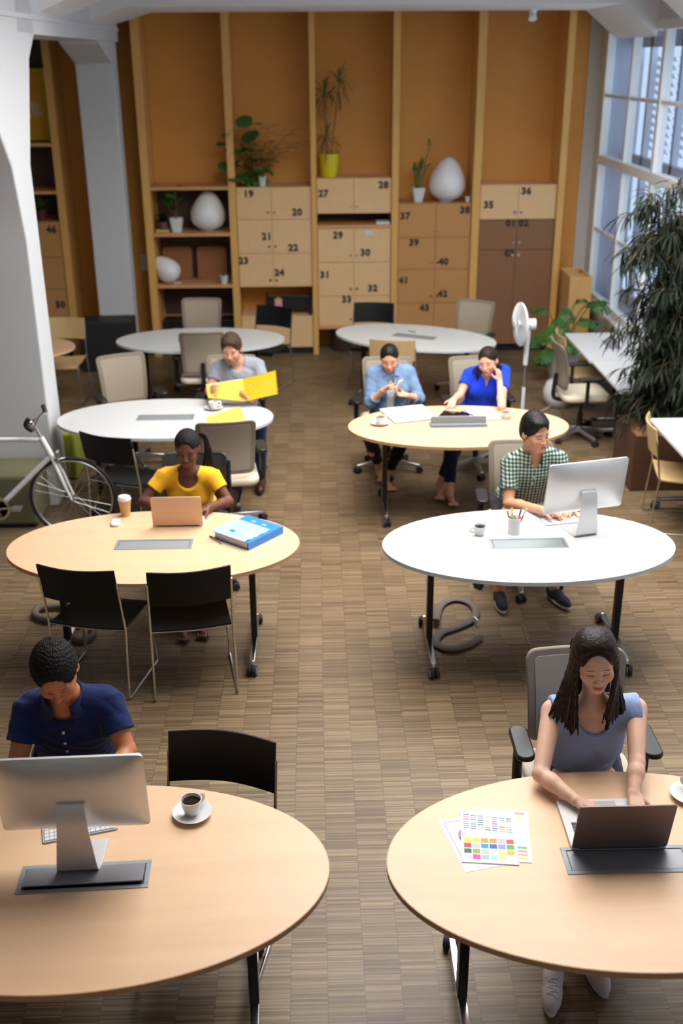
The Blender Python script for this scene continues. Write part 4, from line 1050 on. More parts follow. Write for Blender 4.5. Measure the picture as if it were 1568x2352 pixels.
pn = tag(MB().cyl((-0.07, 0, 0), (0.07, 0, 0), 0.004, n=10).build('pen', mt('leaf_dark'), None, loc=(1.23, 8.42, TZ+0.0135)), 'dark green pen lying on the single notepad', 'pen'); pn.rotation_euler = (0, 0, -0.9)
t = thing('tablet', 'black tablet with white edge lying before the woman in blue', 'tablet', (1.125, 8.40, TZ), math.radians(-22))
MB().prism(rrect(0.25, 0.19, 0.012), 0, 0.008).build('body', mt('key'), t, 0, 0.001); MB().prism(rrect(0.236, 0.176, 0.008), 0.0081, 0.0086).build('screen', mt('coffee'), t, 0)
# white table of the man in grey: yellow sheet
P = [at(476, 975, Z=TZ), at(560, 968, Z=TZ), at(552, 934, Z=TZ), at(474, 957, Z=TZ)]
t = tag(MB().add([tuple(p-Vector((-0.76, 8.47, TZ))+Vector((0, 0, z_))) for z_ in (0.0003, 0.004) for p in (at(476, 982, Z=TZ), at(565, 976, Z=TZ), at(552, 934, Z=TZ), at(474, 957, Z=TZ))], [(3, 2, 1, 0), (4, 5, 6, 7), (0, 1, 5, 4), (1, 2, 6, 5), (2, 3, 7, 6), (3, 0, 4, 7)]).build('card_folder', mt('yellow_pale'), None, 0, loc=(-0.76, 8.47, TZ)), 'pale yellow card folder lying on the white table', 'folder')
MB().cyl((0.10, 0.19, 0.0), (0.10, 0.19, 0.006), 0.008, n=16).build('eyelet', mt('chrome'), t)
pn = tag(MB().cyl((-0.06, 0, 0), (0.06, 0, 0), 0.006, n=10).build('marker_pen', mt('leaf_bright'), None, loc=(1.02, 11.33, TZ+0.0061)), 'green marker on the back right white table', 'pen'); pn.rotation_euler = (0, 0, -0.9)
# ------------------------------------------------------------------ plants, lamps and loose things
def leaf(mb, base, d, L, wd, droop=0.5, n=5, fold=0.18, twist=0.0, tip=0.75):
    d = Vector(d).normalized(); p = Vector(base); side = d.cross(Vector((0, 0, 1)))
    if side.length < 0.05: side = Vector((math.cos(twist*7), math.sin(twist*7), 0))
    side.normalize(); side = Matrix.Rotation(twist, 3, d) @ side
    vs = []; st = L/n
    for i in range(n+1):
        u = i/n; w_ = wd*0.5*(math.sin(PI*min(1, u*tip+0.0)**0.8) if i < n else 0.02)+0.0006
        up = side.cross(d)
        vs += [p-side*w_+up*w_*fold, p, p+side*w_+up*w_*fold]
        p = p+d*st; d = (d+Vector((0, 0, -droop/n))).normalized()
    fs = []
    for i in range(n):
        for k in (0, 1): fs.append((i*3+k, i*3+k+1, (i+1)*3+k+1, (i+1)*3+k))
    mb.add(vs, fs)
def rdir(r, lo, hi):
    a = r.uniform(0, 2*PI); e = r.uniform(lo, hi); return Vector((math.cos(a)*math.cos(e), math.sin(a)*math.cos(e), math.sin(e)))
def pot_square(t, w0, w1, h, m):
    out0, out1 = rrect(w0, w0, w0*0.2), rrect(w1, w1, w1*0.2); n = len(out0); i1 = rrect(w1*0.9, w1*0.9, w1*0.18); i0 = rrect(w1*0.88, w1*0.88, w1*0.18)
    vs = [(x, y, 0) for x, y in out0]+[(x, y, h) for x, y in out1]+[(x, y, h) for x, y in i1]+[(x, y, h*0.85) for x, y in i0]
    fs = [tuple(range(n-1, -1, -1))]
    for k in range(3): fs += [(k*n+i, k*n+(i+1) % n, (k+1)*n+(i+1) % n, (k+1)*n+i) for i in range(n)]
    fs.append(tuple(3*n+i for i in range(n)))
    return MB().add(vs, fs).build('pot', m, t, 40)
def pot_round(t, r0, r1, h, m, n=36):
    o = MB().lathe([(r0, 0), (r1*0.97, h*0.9), (r1, h*0.9), (r1, h), (r1*0.92, h), (r1*0.88, h*0.82), (0, h*0.82)], n=n).build('pot', m, t, 40)
    MB().cyl((0, 0, h*0.80), (0, 0, h*0.84), r1*0.88, n=24).build('soil', mt('soil'), t, 0); return o

# potted fig on the middle shelf
r = random.Random(3)
t = thing('potted_plant', 'broad-leaved plant in square white pot beside the large egg lamp', 'plant', (-1.700, 13.42, 1.519), 0, 'potted plants on the shelving')
pot_square(t, 0.11, 0.165, 0.165, mt('pot_white'))
MB().tube([(0, 0, 0.14), (0.01, 0, 0.3), (0.0, -0.01, 0.48)], 0.006, 8, sub=3).tube([(0, 0, 0.14), (-0.03, 0, 0.22), (-0.09, -0.02, 0.3)], 0.004, 8, sub=3).build('stem', mt('stem'), t)
f = MB()
for (x, z, L, w_) in ((0.0, 0.46, 0.17, 0.12), (0.02, 0.38, 0.16, 0.11), (0.0, 0.34, 0.14, 0.10), (-0.09, 0.30, 0.15, 0.13), (-0.06, 0.26, 0.14, 0.11), (-0.13, 0.31, 0.13, 0.1), (0.01, 0.25, 0.12, 0.08), (-0.02, 0.5, 0.13, 0.1), (0.04, 0.30, 0.12, 0.08)):
    a = r.uniform(0, 2*PI); leaf(f, (x, -0.01, z), (math.cos(a)*0.7, -abs(math.sin(a))*0.6, r.uniform(0.0, 0.8)), L, w_, 0.8, 6, twist=r.uniform(-.6, .6))
f.build('foliage', mt('leaf'), t, 60)
t = thing('potted_plant', 'small dark plant in mauve pot on a wood slab, upper left shelf corner', 'plant', (-1.86, 13.45, 1.556), 0, 'potted plants on the shelving')
pot_round(t, 0.045, 0.06, 0.085, mt('pot_purple')); f = MB()
for i in range(16): leaf(f, (0, 0, 0.07), rdir(r, 0.3, 1.3), r.uniform(.08, .16), 0.07, 0.9, 5)
f.build('foliage', mt('leaf_dark'), t, 60)
tag(MB().b2(-1.95, -1.79, 13.36, 13.53, 1.519, 1.554).build('wood_slab', mt('pine_pale'), None, 0, 0.004), 'small wood slab under the mauve plant pot', 'block')
# trio of plants above locker 19: monstera, parlour palm, trailing ivy
t = thing('potted_plant', 'tall round-leaved plant in maroon pot above locker 19', 'plant', (-0.76, 13.50, 2.052), 0, 'potted plants on the shelving')
pot_round(t, 0.06, 0.08, 0.13, mt('pot_red')); f = MB(); s = MB()
for (x, z, L) in ((-.09, .80, .18), (-.02, .68, .16), (.05, .63, .20), (-.22, .62, .12), (-.26, .47, .14), (-.31, .42, .14), (-.20, .40, .17), (-.12, .44, .15), (-.10, .32, .20), (-.33, .28, .14), (-.16, .22, .15), (-.22, .12, .16), (-.05, .20, .18), (.02, .28, .15), (-.18, .0, .14), (.0, .10, .15), (.06, .02, .13), (.10, .18, .14)):
    y = r.uniform(-.12, .02); s.tube([(0, 0, 0.1), (x*0.4, y*0.5, z*0.6+0.06), (x, y, z)], 0.004, 6, sub=3)
    leaf(f, (x, y, z), (r.uniform(-.8, .8), -0.7, r.uniform(-.3, .5)), L*1.25, L*1.15, 0.9, 6, 0.1, r.uniform(-.5, .5))
s.build('stem', mt('leaf_olive'), t); f.build('foliage', mt('leaf'), t, 60)
t = thing('potted_plant', 'feathery palm in white pot above lockers 19 and 20', 'plant', (-0.635, 13.42, 2.052), 0, 'potted plants on the shelving')
pot_square(t, 0.07, 0.095, 0.13, mt('pot_white')); f = MB(); s = MB()
for i in range(15):
    d = Vector((r.uniform(-.45, .55), r.uniform(-.35, .1), 1)); L = r.uniform(.35, .78); p0 = Vector((0, 0, .1)); dd = d.normalized(); pts = [p0]
    for k in range(6): pts.append(pts[-1]+dd*L/6); dd = (dd+Vector((d.x*0.12, 0, -0.17))).normalized()
    s.tube(pts, 0.0025, 5)
    for k in range(2, 7):
        for q in (-1, 1):
            for e in (0, .5): leaf(f, pts[k]-dd*0.02*e, Vector((q*.8, r.uniform(-.4, .2), .25)), r.uniform(.09, .16), 0.024, 0.8, 4)
s.build('stem', mt('leaf_olive'), t); f.build('foliage', mt('leaf_olive'), t, 60)
t = thing('potted_plant', 'bright trailing ivy at foot of the palm above locker 19', 'plant', (-0.86, 13.40, 2.052), 0, 'potted plants on the shelving')
pot_round(t, 0.04, 0.05, 0.07, mt('pot_red')); f = MB()
for i in range(40): leaf(f, (r.uniform(-.1, .30), r.uniform(-.08, 0), r.uniform(.03, .22)), rdir(r, -.6, .8), r.uniform(.07, .13), .08, 0.8, 5)
f.build('foliage', mt('leaf_bright'), t, 60)
# dragon tree in the yellow pot
t = thing('potted_plant', 'spiky dragon tree in a tall yellow pot on locker 27', 'plant', (0.172, 13.45, 2.146), 0, 'potted plants on the shelving')
pot_round(t, 0.095, 0.13, 0.27, mt('pot_yellow')); s = MB(); f = MB(); dry = MB()
heads = [((0, 0, .22), (-.04, 0, .6), (-.05, 0, .95)), ((.02, 0, .22), (.07, 0, .6), (.13, -.03, 1.08)), ((-.01, 0, .22), (-.04, 0, .35), (-.03, 0, .46))]
for h in heads:
    s.tube(h, 0.007, 8, sub=4); top = Vector(h[-1])
    for i in range(44 if h[-1][2] > .6 else 30): leaf(f, top+Vector((0, 0, r.uniform(-.07, .02))), rdir(r, -.3, 1.4), r.uniform(.16, .30), .014, 1.3, 6)
    for i in range(16): leaf(dry, top+Vector((0, 0, r.uniform(-.16, -.04))), rdir(r, -1.2, .1), r.uniform(.18, .30), .010, 2.0, 6)
s.build('stem', mt('stem'), t); f.build('foliage', mt('leaf_olive'), t, 60); dry.build('dry_leaves', plain('dry_leaf', lin((142, 104, 64)), 0.8, var=0.2), t, 60)
# lucky bamboo
t = thing('potted_plant', 'lucky bamboo in square white pot above locker 37', 'plant', (1.255, 13.45, 1.844), 0, 'potted plants on the shelving')
pot_square(t, 0.10, 0.16, 0.17, mt('pot_white')); s = MB(); f = MB()
for i in range(7):
    x = r.uniform(-.04, .04); tx = x*2.2+r.uniform(-.03, .05); hgt = r.uniform(.38, .52); s.tube([(x, r.uniform(-.02, .02), .14), (x*1.4, 0, .3), (tx, 0, hgt)], 0.007, 8, sub=3)
    for k in range(7): leaf(f, (tx+r.uniform(-.01, .01), 0, hgt-r.uniform(0, .09)), rdir(r, .1, 1.3), r.uniform(.05, .10), .018, .6, 4)
s.tube([(.03, 0, .14), (.07, 0, .4), (.12, 0, .62)], 0.006, 8, sub=3)
for k in range(9): leaf(f, (.12, 0, .60+k*.008), rdir(r, .2, 1.4), r.uniform(.07, .13), .016, .7, 4)
s.build('stem', mt('leaf_olive'), t); f.build('foliage', mt('leaf'), t, 60)
t = thing('potted_plant', 'tiny plant in tapered white pot on the lowest egg lamp shelf', 'plant', (-1.150, 13.36, 0.895), 0, 'potted plants on the shelving')
pot_round(t, 0.035, 0.055, 0.10, mt('pot_white')); f = MB()
for i in range(12): leaf(f, (0, 0, .08), rdir(r, .1, 1.3), r.uniform(.05, .11), .025, .9, 4)
f.build('foliage', mt('leaf_bright'), t, 60)
t = thing('potted_plant', 'tiny succulent in small white pot right of the biggest egg lamp', 'plant', (1.855, 13.40, 1.844), 0, 'potted plants on the shelving')
pot_round(t, 0.025, 0.03, 0.07, mt('pot_white')); f = MB()
for i in range(12): leaf(f, (0, 0, .06), rdir(r, .4, 1.4), r.uniform(.03, .06), .012, .4, 4)
f.build('foliage', mt('leaf_olive'), t, 60)
t = thing('potted_plant', 'spider plant on the far left locker top above number 46', 'plant', (-3.34, 13.45, 1.675), 0, 'potted plants on the shelving')
pot_round(t, 0.06, 0.08, 0.12, mt('pot_red')); f = MB()
for i in range(46): leaf(f, (0, 0, .1), rdir(r, .2, 1.3), r.uniform(.14, .30), .016, 1.2, 6)
f.build('foliage', mt('leaf'), t, 60)

# egg lamps
def egg(label, loc, h, w_, tilt, axis='Y'):
    t = thing('egg_lamp', label, 'lamp', loc, 0, 'white egg lamps')
    prof = []
    for i in range(25):
        a = PI*i/24; z = (1-math.cos(a))/2; rr = math.sin(a)*(1+0.30*math.cos(a))*0.5
        prof.append((max(0, rr)*w_*0.98, z*h))
    R_ = rot('Y', tilt); o = MB().lathe(prof, (0, 0, 0), 48, R_).build('shade', mt('egg'), t, 80)
    mz = min(v.co.z for v in o.data.vertices)
    for v in o.data.vertices: v.co.z -= mz
    MB().cyl((0, 0, 0), (0, 0, 0.008), w_*0.2, n=24).build('foot', mt('pot_white'), t, 40)
    return t
egg('large white egg lamp on the middle left shelf', (-1.335, 13.53, 1.519), 0.475, 0.42, 4)
egg('small white egg lamp tilted over on the lowest left shelf', (-1.745, 13.44, 0.895), 0.36, 0.29, -42)
egg('biggest white egg lamp on top of locker 38', (1.60, 13.53, 1.844), 0.515, 0.44, 4)
for (x, l) in ((-1.755, 'left brown rounded board leaning behind the small egg lamp'), (-1.322, 'right brown rounded board leaning behind the tiny plant')):
    o = tag(MB().prism(rrect(0.37, 0.40, 0.045), -0.011, 0.011).build('felt_board', mt('felt'), None, 40, 0.003), l, 'board', 'brown rounded boards')
    o.location = (x, 13.70, 0.895+0.20); o.rotation_euler = (math.radians(83), 0, 0)

# big indoor tree by the windows and its planter
t = thing('planter', 'dark walnut planter box filled with bark at the foot of tall plant', 'planter', (2.985, 8.80, 0))
w_, d_ = 0.305, 0.30
MB().b2(-w_, w_, -d_, -d_+.02, 0, .50).b2(-w_, w_, d_-.02, d_, 0, .50).b2(-w_, -w_+.02, -d_+.02, d_-.02, 0, .50).b2(w_-.02, w_, -d_+.02, d_-.02, 0, .50).build('box', mt('planter'), t, 0, 0.002)
so = MB().sheet(lambda u, v: (-w_+.02+(2*w_-.04)*u, -d_+.02+(2*d_-.04)*v, .475+.008*math.sin(u*31)*math.sin(v*27)), 24, 24, 0.02).build('bark', mt('soil'), t, 60)
t = thing('indoor_tree', 'tall bushy tree with long drooping leaves by the windows', 'tree', (3.0, 8.86, 0.47))
s = MB(); f = MB(); r = random.Random(11); tips = []
for i in range(6):
    a = r.uniform(0, 2*PI); b0 = Vector((r.uniform(-.07, .07), r.uniform(-.07, .07), 0)); hgt = r.uniform(1.2, 1.95)
    top = Vector((math.cos(a)*.18, math.sin(a)*.18, hgt)); mid = (b0+top)/2+Vector((r.uniform(-.05, .05), r.uniform(-.05, .05), 0)); P_ = smooth_path([b0, mid, top], 6); s.tube(P_, [0.014-0.008*k/(len(P_)-1) for k in range(len(P_))], 7)
    for k in range(34):
        q = P_[r.randrange(2, len(P_))]+Vector((0, 0, r.uniform(-.05, .05))); d = rdir(r, -.15, .95); L = r.uniform(.20, .46); pts = [q]; dd = d.copy()
        for j in range(6): pts.append(pts[-1]+dd*L/6); dd = (dd+Vector((-.25 if pts[-1].x > .26 else 0, 0, -.20))).normalized()
        s.tube(pts, 0.0028, 4)
        for j in range(1, 7): tips.append((pts[j], dd))
for (p, dd) in tips:
    if p.x > .31: continue
    for k in range(4):
        d = rdir(r, -.9, .5)+dd*.6; d.x = min(d.x, .15) if p.x > .2 else d.x; leaf(f, p, d, r.uniform(.14, .26), r.uniform(.012, .020), r.uniform(.9, 1.9), 5, 0.2, r.uniform(-.6, .6))
s.build('branches', mt('stem'), t, 60)
fo = f.build('foliage', mt('leaf_dark'), t, 60)
# monstera by the corner with its white pot
t = thing('potted_plant', 'monstera with big split leaves in round white pot at right corner', 'plant', (2.86, 12.1, 0))
pot_round(t, 0.15, 0.20, 0.30, mt('pot_white')); s = MB(); f = MB(); r = random.Random(5)
def monstera_leaf(mb, base, d, L):
    d = Vector(d).normalized(); side = d.cross(Vector((0, 0, 1))).normalized(); up = side.cross(d)
    n = 9; C_ = Vector(base)
    for sg in (-1, 1):
        for i in range(n):
            a0, a1 = PI*(i+.04)/n, PI*(i+.86)/n
            def pt(a, rr): return C_+d*(L*.45-math.cos(a)*L*.55*rr)+side*sg*math.sin(a)**.8*L*.5*rr-up*(rr*rr*.05)
            mid = C_+d*(L*.45-math.cos((a0+a1)/2)*L*.40)
            mb.add([mid, pt(a0, .45), pt(a0, 1), pt((a0+a1)/2, 1.04), pt(a1, 1), pt(a1, .45)], [(0, 1, 2, 3, 4, 5)])
    mb.add([C_+d*(-L*.1)-side*.0, C_+d*L*.2-side*L*.22, C_+d*L*.95, C_+d*L*.2+side*L*.22], [(0, 1, 2, 3)])
for (x, z, L, y) in ((-.28, .83, .22, 0), (.10, .92, .17, -.05), (.26, .86, .26, .08), (.36, .90, .24, 0), (.15, .72, .26, -.1), (-.08, .70, .24, 0), (-.20, .62, .26, -.1), (-.32, .50, .26, 0), (-.22, .40, .24, -.2), (-.25, .22, .2, -.15), (.0, .5, .25, -.1), (.02, .8, .2, .1)):
    s.tube([(0, 0, .24), (x*.5, y*.5, z*.8), (x, y, z)], 0.006, 6, sub=3); monstera_leaf(f, (x, y, z), (x+r.uniform(-.3, .3), y-.5, r.uniform(-.5, .2)), L)
s.build('stem', mt('leaf_olive'), t); f.build('foliage', mt('leaf'), t, 0)
t = thing('grow_bag', 'pale round cloth bag on floor behind the side-on task chair', 'bag', (2.58, 10.98, 0))
MB().lathe([(0, 0), (.15, .01), (.20, .10), (.21, .20), (.17, .29), (.16, .30), (.15, .26), (0, .25)], n=32).build('bag', mt('pot_white'), t, 60)
t.scale = (0.8, 0.8, 0.9)
# open pine box column in the corner
t = thing('wooden_crate', 'tall open-topped pine crate in the window corner', 'crate', (3.185, 13.13, 0))
a, b_, h_ = 0.135, 0.30, 1.03
c = MB().b2(-a, a, -b_, -b_+.03, 0, h_).b2(-a, a, b_-.03, b_, 0, h_).b2(-a, -a+.03, -b_+.03, b_-.03, 0, h_).b2(a-.03, a, -b_+.03, b_-.03, 0, h_).b2(-a+.03, a-.03, -.015, .015, 0, h_-.02).build('panels', mt('pine_pale'), t, 0, 0.003)

# loudspeaker, poufs
t = thing('loudspeaker', 'big black loudspeaker box on floor before the white column', 'speaker', (-2.52, 12.78, 0), 0.06)
MB().b2(-.31, .31, -.19, .20, 0.01, .60).build('cabinet', mt('speaker'), t, 0, 0.012)
MB().cyl((0, -.19, .28), (0, -.196, .28), .15, n=36).build('driver', mt('rubber'), t, 40); MB().lathe([(.13, 0), (.155, 0), (.155, .008), (.13, .008)], (0, -.190, .28), 40, rot('X', 90)).build('ring', mt('speaker'), t, 40)
MB().b2(-.07, .07, -.1935, -.190, .40, .44).build('badge', mt('black_metal'), t, 0)
t = thing('bench', 'olive green upholstered bench behind the white bicycle', 'bench', (-3.02, 8.10, 0))
MB().b2(-.85, .76, -.20, .24, .03, .45).build('cushion', mt('olive'), t, 0, 0.025); MB().b2(-.8, .67, -.17, .2, 0, .03).build('foot', mt('black_plastic'), t, 0)
t = thing('pouf', 'lime green cube pouf behind the foot of the big column', 'pouf', (-2.36, 9.20, 0))
MB().b2(-.20, .20, -.24, .24, 0.01, .44).build('cushion', mt('lime'), t, 0, 0.02)
t = thing('coat', 'dark patch of fabric lying against the lime pouf', 'fabric', (-2.14, 8.93, 0)) if False else None

# standing fan
fy = 9.66; hc = at(1190, 745, Y=fy)
t = thing('standing_fan', 'white standing fan behind the woman in royal blue', 'fan', (at(1208, 800, Y=fy).x, fy, 0))
px = at(1208, 800, Y=fy).x; hx, hz = hc.x-px, hc.z
MB().lathe([(0, 0), (.19, 0), (.19, .012), (.05, .035), (0, .04)], n=40).build('base', mt('fan_white'), t, 40)
MB().cyl((0, 0, .03), (0, 0, .60), .017, n=16).build('lower_pole', mt('fan_white'), t); MB().cyl((0, 0, .60), (0, 0, .86), .009, n=12).build('upper_pole', mt('caster_grey'), t)
MB().cyl((0, 0, .82), (0.005, 0, hz-.05), .022, .028, n=20).build('neck', mt('fan_white'), t)
RX = rot('Z', 8) @ rot('Y', -90); hd = Vector((hx+.02, 0, hz))
MB().cyl((.02+hx*0+.05, 0, hz), (hx+.05, 0, hz), .052, .05, 24).build('motor', mt('fan_white'), t)
cg = MB(); Rr = .197
for k in range(56):
    a = 2*PI*k/56; pts = []
    for j in range(7):
        u = -1+2*j/6; rr = Rr*math.cos(u*PI/2*0.86)**.45; zz = .045*u
        pts.append(hd+RX @ Vector((rr*math.cos(a), rr*math.sin(a), zz)))
    pts = [hd+RX @ Vector((.03*math.cos(a), .03*math.sin(a), -.052))]+pts+[hd+RX @ Vector((.03*math.cos(a), .03*math.sin(a), .052))]
    cg.tube(pts, 0.0015, 4)
cg.lathe([(Rr-.004, -.006), (Rr+.004, -.006), (Rr+.004, .006), (Rr-.004, .006)], hd, 56, RX); cg.lathe([(0, .05), (.035, .05), (.033, .058), (0, .06)], hd, 24, RX)
cg.build('cage', mt('fan_white'), t, 60)
bl = MB()
for k in range(3):
    a0 = 2*PI*k/3
    bl.sheet(lambda u, v, a0=a0: tuple(hd+RX @ Vector((( .03+.14*u)*math.cos(a0+(v-.5)*1.5), (.03+.14*u)*math.sin(a0+(v-.5)*1.5), (v-.5)*.05))), 6, 6, 0.002)
bl.cyl(hd+RX @ Vector((0, 0, -.03)), hd+RX @ Vector((0, 0, .03)), .032, n=20).build('blades', mt('fan_white'), t, 60)
cd_ = tag(MB().tube([(px+.02, fy+.05, .84), (px+.05, fy+.3, .45), (px+.12, fy+.7, .12), (px+.3, fy+1.0, .02), (px+.5, fy+1.15, .03), (px+.75, fy+1.6, .02), (3.3, 12.2, .02)], .004, 6, sub=6).build('power_cord', mt('fan_white'), None), 'white power cord running from the standing fan to the wall', 'cord')

# bicycle, in profile before the bench
BY = 8.0-0.28
def B(px_, py_): p = at(px_, py_, Y=BY); return (p.x, 0, p.z)
wc = at(165, 1118, Y=BY); wc.z = 0.335
t = thing('bicycle', 'white road bicycle before the olive bench at left edge', 'bicycle', (0, BY, 0))
def wheel(cx):
    o = MB()
    o.tube([(cx+.325*math.cos(2*PI*k/72), 0, wc.z+.325*math.sin(2*PI*k/72)) for k in range(72)], .0125, 10, True)
    w_ = o.build('wheel', mt('tyre'), t, 60); w_['label'] = 'black tyre with thin metal rim'
    MB().tube([(cx+.305*math.cos(2*PI*k/72), 0, wc.z+.305*math.sin(2*PI*k/72)) for k in range(72)], .009, 8, True, flat=1.3).build('rim', mt('brushed'), w_, 60)
    sp = MB()
    for k in range(28):
        a = 2*PI*k/28; q = a+(.9 if k % 2 else -.9); y = .028 if k % 4 < 2 else -.028
        sp.cyl((cx+.018*math.cos(q), y, wc.z+.018*math.sin(q)), (cx+.303*math.cos(a), 0, wc.z+.303*math.sin(a)), .0008, n=4)
    sp.build('spokes', mt('brushed'), w_, 0); MB().cyl((cx, -.045, wc.z), (cx, .045, wc.z), .013, n=16).cyl((cx, -.06, wc.z), (cx, .06, wc.z), .006, n=10).build('hub', mt('chrome'), w_)
wheel(wc.x); wheel(wc.x-.99)
ht, hb = Vector(B(97, 1010)), Vector(B(121, 1053)); bb = Vector((wc.x-.575, 0, .27)); rear = Vector((wc.x-.99, 0, wc.z)); st_ = Vector((bb.x-.17, 0, ht.z+.01))
fr = MB().cyl(ht, st_, .018, n=14).cyl(hb+Vector((-.01, 0, .02)), bb, .021, n=14).cyl(ht+(ht-hb)*.12, hb, .023, n=14).cyl(bb, st_+Vector((-.01, 0, .04)), .014, n=14)
for y in (-.045, .045): fr.cyl(bb+Vector((0, y*.4, 0)), rear+Vector((0, y, 0)), .009, n=10).cyl(st_+Vector((0, y*.2, -.02)), rear+Vector((0, y, 0)), .008, n=10)
fr.build('frame', mt('bike_white'), t, 60)
fk = MB()
for y in (-.045, .045): fk.tube([hb+Vector((0, y*.3, 0)), hb+(hb-ht)*.9+Vector((0, y, 0)), Vector((wc.x-.035, y, wc.z+.09)), Vector((wc.x, y, wc.z))], [.015, .015, .013, .008], 10)
fk.build('fork', mt('bike_white'), t, 60)
hs = ht+(ht-hb).normalized()*.16
MB().cyl(ht, hs, .011, n=12).tube([hs, hs+Vector((.05, 0, .02))], .013, 10).tube([hs+Vector((.06, -.22, .0)), hs+Vector((.05, -.1, .02)), hs+Vector((.05, .1, .02)), hs+Vector((.06, .22, .0))], .012, 10, sub=4).build('handlebar', mt('chrome'), t)
MB().tube([hs+Vector((.05, -.22, .0)), hs+Vector((.02, -.25, .05)), hs+Vector((.05, -.25, .10))], .018, 12, sub=3).tube([hs+Vector((.05, .22, .0)), hs+Vector((.03, .25, .05))], .018, 12, sub=3).build('grip', mt('rubber'), t)
MB().lathe([(0, 0), (.028, .002), (.026, .014), (.012, .026), (0, .028)], hs+Vector((0.0, -.09, .025)), 24).cyl(hs+Vector((-.02, -.1, -.01)), hs+Vector((.04, -.1, .02)), .012, n=12).build('bell', mt('chrome'), t, 60)
MB().box((wc.x-.075, -.02, wc.z+.36), (.02, .06, .06)).tube([hb+Vector((.03, -.02, -.02)), Vector((wc.x-.06, -.03, wc.z+.33)), Vector((wc.x-.02, -.03, wc.z+.34))], .007, 8).build('brake', mt('chrome'), t, 60, .003)
ch = MB().lathe([(.075, -.003), (.095, -.003), (.095, .003), (.075, .003), (.075, -.003)], bb+Vector((0, -.05, 0)), 40, rot('X', 90)).cyl(bb+Vector((0, -.06, 0)), bb+Vector((0, .06, 0)), .02, n=14)
for k in range(5): a = 2*PI*k/5; ch.cyl(bb+Vector((0, -.05, 0)), bb+Vector((.085*math.cos(a), -.05, .085*math.sin(a))), .006, n=8)
ch.cyl(bb+Vector((0, -.065, 0)), bb+Vector((.165, -.075, .03)), .010, n=10).build('crank', mt('chrome'), t)
MB().box(bb+Vector((.17, -.12, .03)), (.075, .09, .022)).build('pedal', mt('brushed'), t, 0, .006)
MB().ball(st_+Vector((-.05, 0, .15)), .06, 20, sc=(2.1, 1.1, .5)).cyl(st_, st_+Vector((-.04, 0, .14)), .012, n=12).build('saddle', mt('rubber'), t, 60)

# floor hatches and cable conduits
def hatch(label, x0, x1, y0, y1):
    t = thing('floor_hatch', label, 'hatch', ((x0+x1)/2, (y0+y1)/2, 0.0), 0, 'floor hatches'); a, b_ = (x1-x0)/2, (y1-y0)/2; w_ = .014
    MB().b2(-a, a, -b_, -b_+w_, 0, .004).b2(-a, a, b_-w_, b_, 0, .004).b2(-a, -a+w_, -b_+w_, b_-w_, 0, .004).b2(a-w_, a, -b_+w_, b_-w_, 0, .004).build('frame', mt('brass'), t, 0, .001)
    MB().b2(-a+w_, a-w_, -b_+w_, b_-w_, 0, .0015).build('lid', mt('floor'), t, 0); MB().b2(-.03, .03, -b_+.035, -b_+.055, .0015, .003).build('pull', mt('brass'), t, 0)
hatch('brass framed floor hatch under the white middle right table', 1.0, 1.33, 5.92, 6.20)
hatch('brass framed floor hatch left of the chairs at the binder table', -1.96, -1.62, 5.90, 6.19)
def Z(px_, py_, z=.02): p = at(px_, py_, Z=z); return (p.x, p.y, z)
tag(MB().tube([Z(1000, 1425, .05), Z(1010, 1392), Z(1040, 1376), Z(1075, 1382), Z(1092, 1400), Z(1085, 1422), Z(1050, 1440), Z(1015, 1452), Z(1000, 1472), Z(1015, 1487), Z(1045, 1490), Z(1080, 1478), Z(1103, 1462)], .027, 8, sub=5, flat=.45).build('cable_conduit', mt('conduit'), None, 60), 'grey flat cable conduit looping from the hatch under white table', 'conduit', 'grey cable conduits')
tag(MB().b2(-.03, .03, -.006, .006, 0, .05).build('plug', mt('frame_white'), None, 0, .002, loc=(1.02, 6.19, 0)), 'white plug standing at the hatch under white table', 'plug').rotation_euler = (0, 0, 1.9)
tag(MB().tube([Z(100, 1395, .03), Z(82, 1402, .03), Z(84, 1414, .03), Z(110, 1422, .03), Z(145, 1418, .03), Z(160, 1405, .03), Z(140, 1392, .03)], .026, 8, True, 5, .9).build('cable_conduit', mt('conduit'), None, 60), 'grey conduit ring on the floor left of the binder table leg', 'conduit', 'grey cable conduits')
tag(MB().tube([Z(168, 1466), Z(182, 1472), Z(200, 1470), Z(215, 1455), Z(208, 1440)], .022, 8, sub=5).build('cable_conduit', mt('conduit'), None, 60), 'grey conduit bend behind the head of the man in navy', 'conduit', 'grey cable conduits')
tag(MB().b2(-.025, .025, -.012, .012, 0, .05).build('plug', mt('frame_white'), None, 0, .003, loc=at(156, 1460, Z=0)), 'white plug on floor behind the head of man in navy', 'plug')
# pink flowers in the window box outside
t = thing('flower_pot', 'pot of pink flowers on the sill between the double windows', 'flowers', (3.70, 11.85, .66))
pot_round(t, .05, .07, .12, mt('pot_white')); f = MB(); g = MB(); r = random.Random(9)
for i in range(30): leaf(f, (0, 0, .1), rdir(r, .3, 1.4), r.uniform(.1, .3), .02, .6, 4)
for i in range(16): q = rdir(r, .5, 1.4)*r.uniform(.15, .36); g.ball((q.x, q.y, q.z+.08), .018, 8)
f.build('foliage', mt('leaf'), t, 60); g.build('blossoms', plain('pink_petal', lin((232, 120, 170)), .7), t, 60)
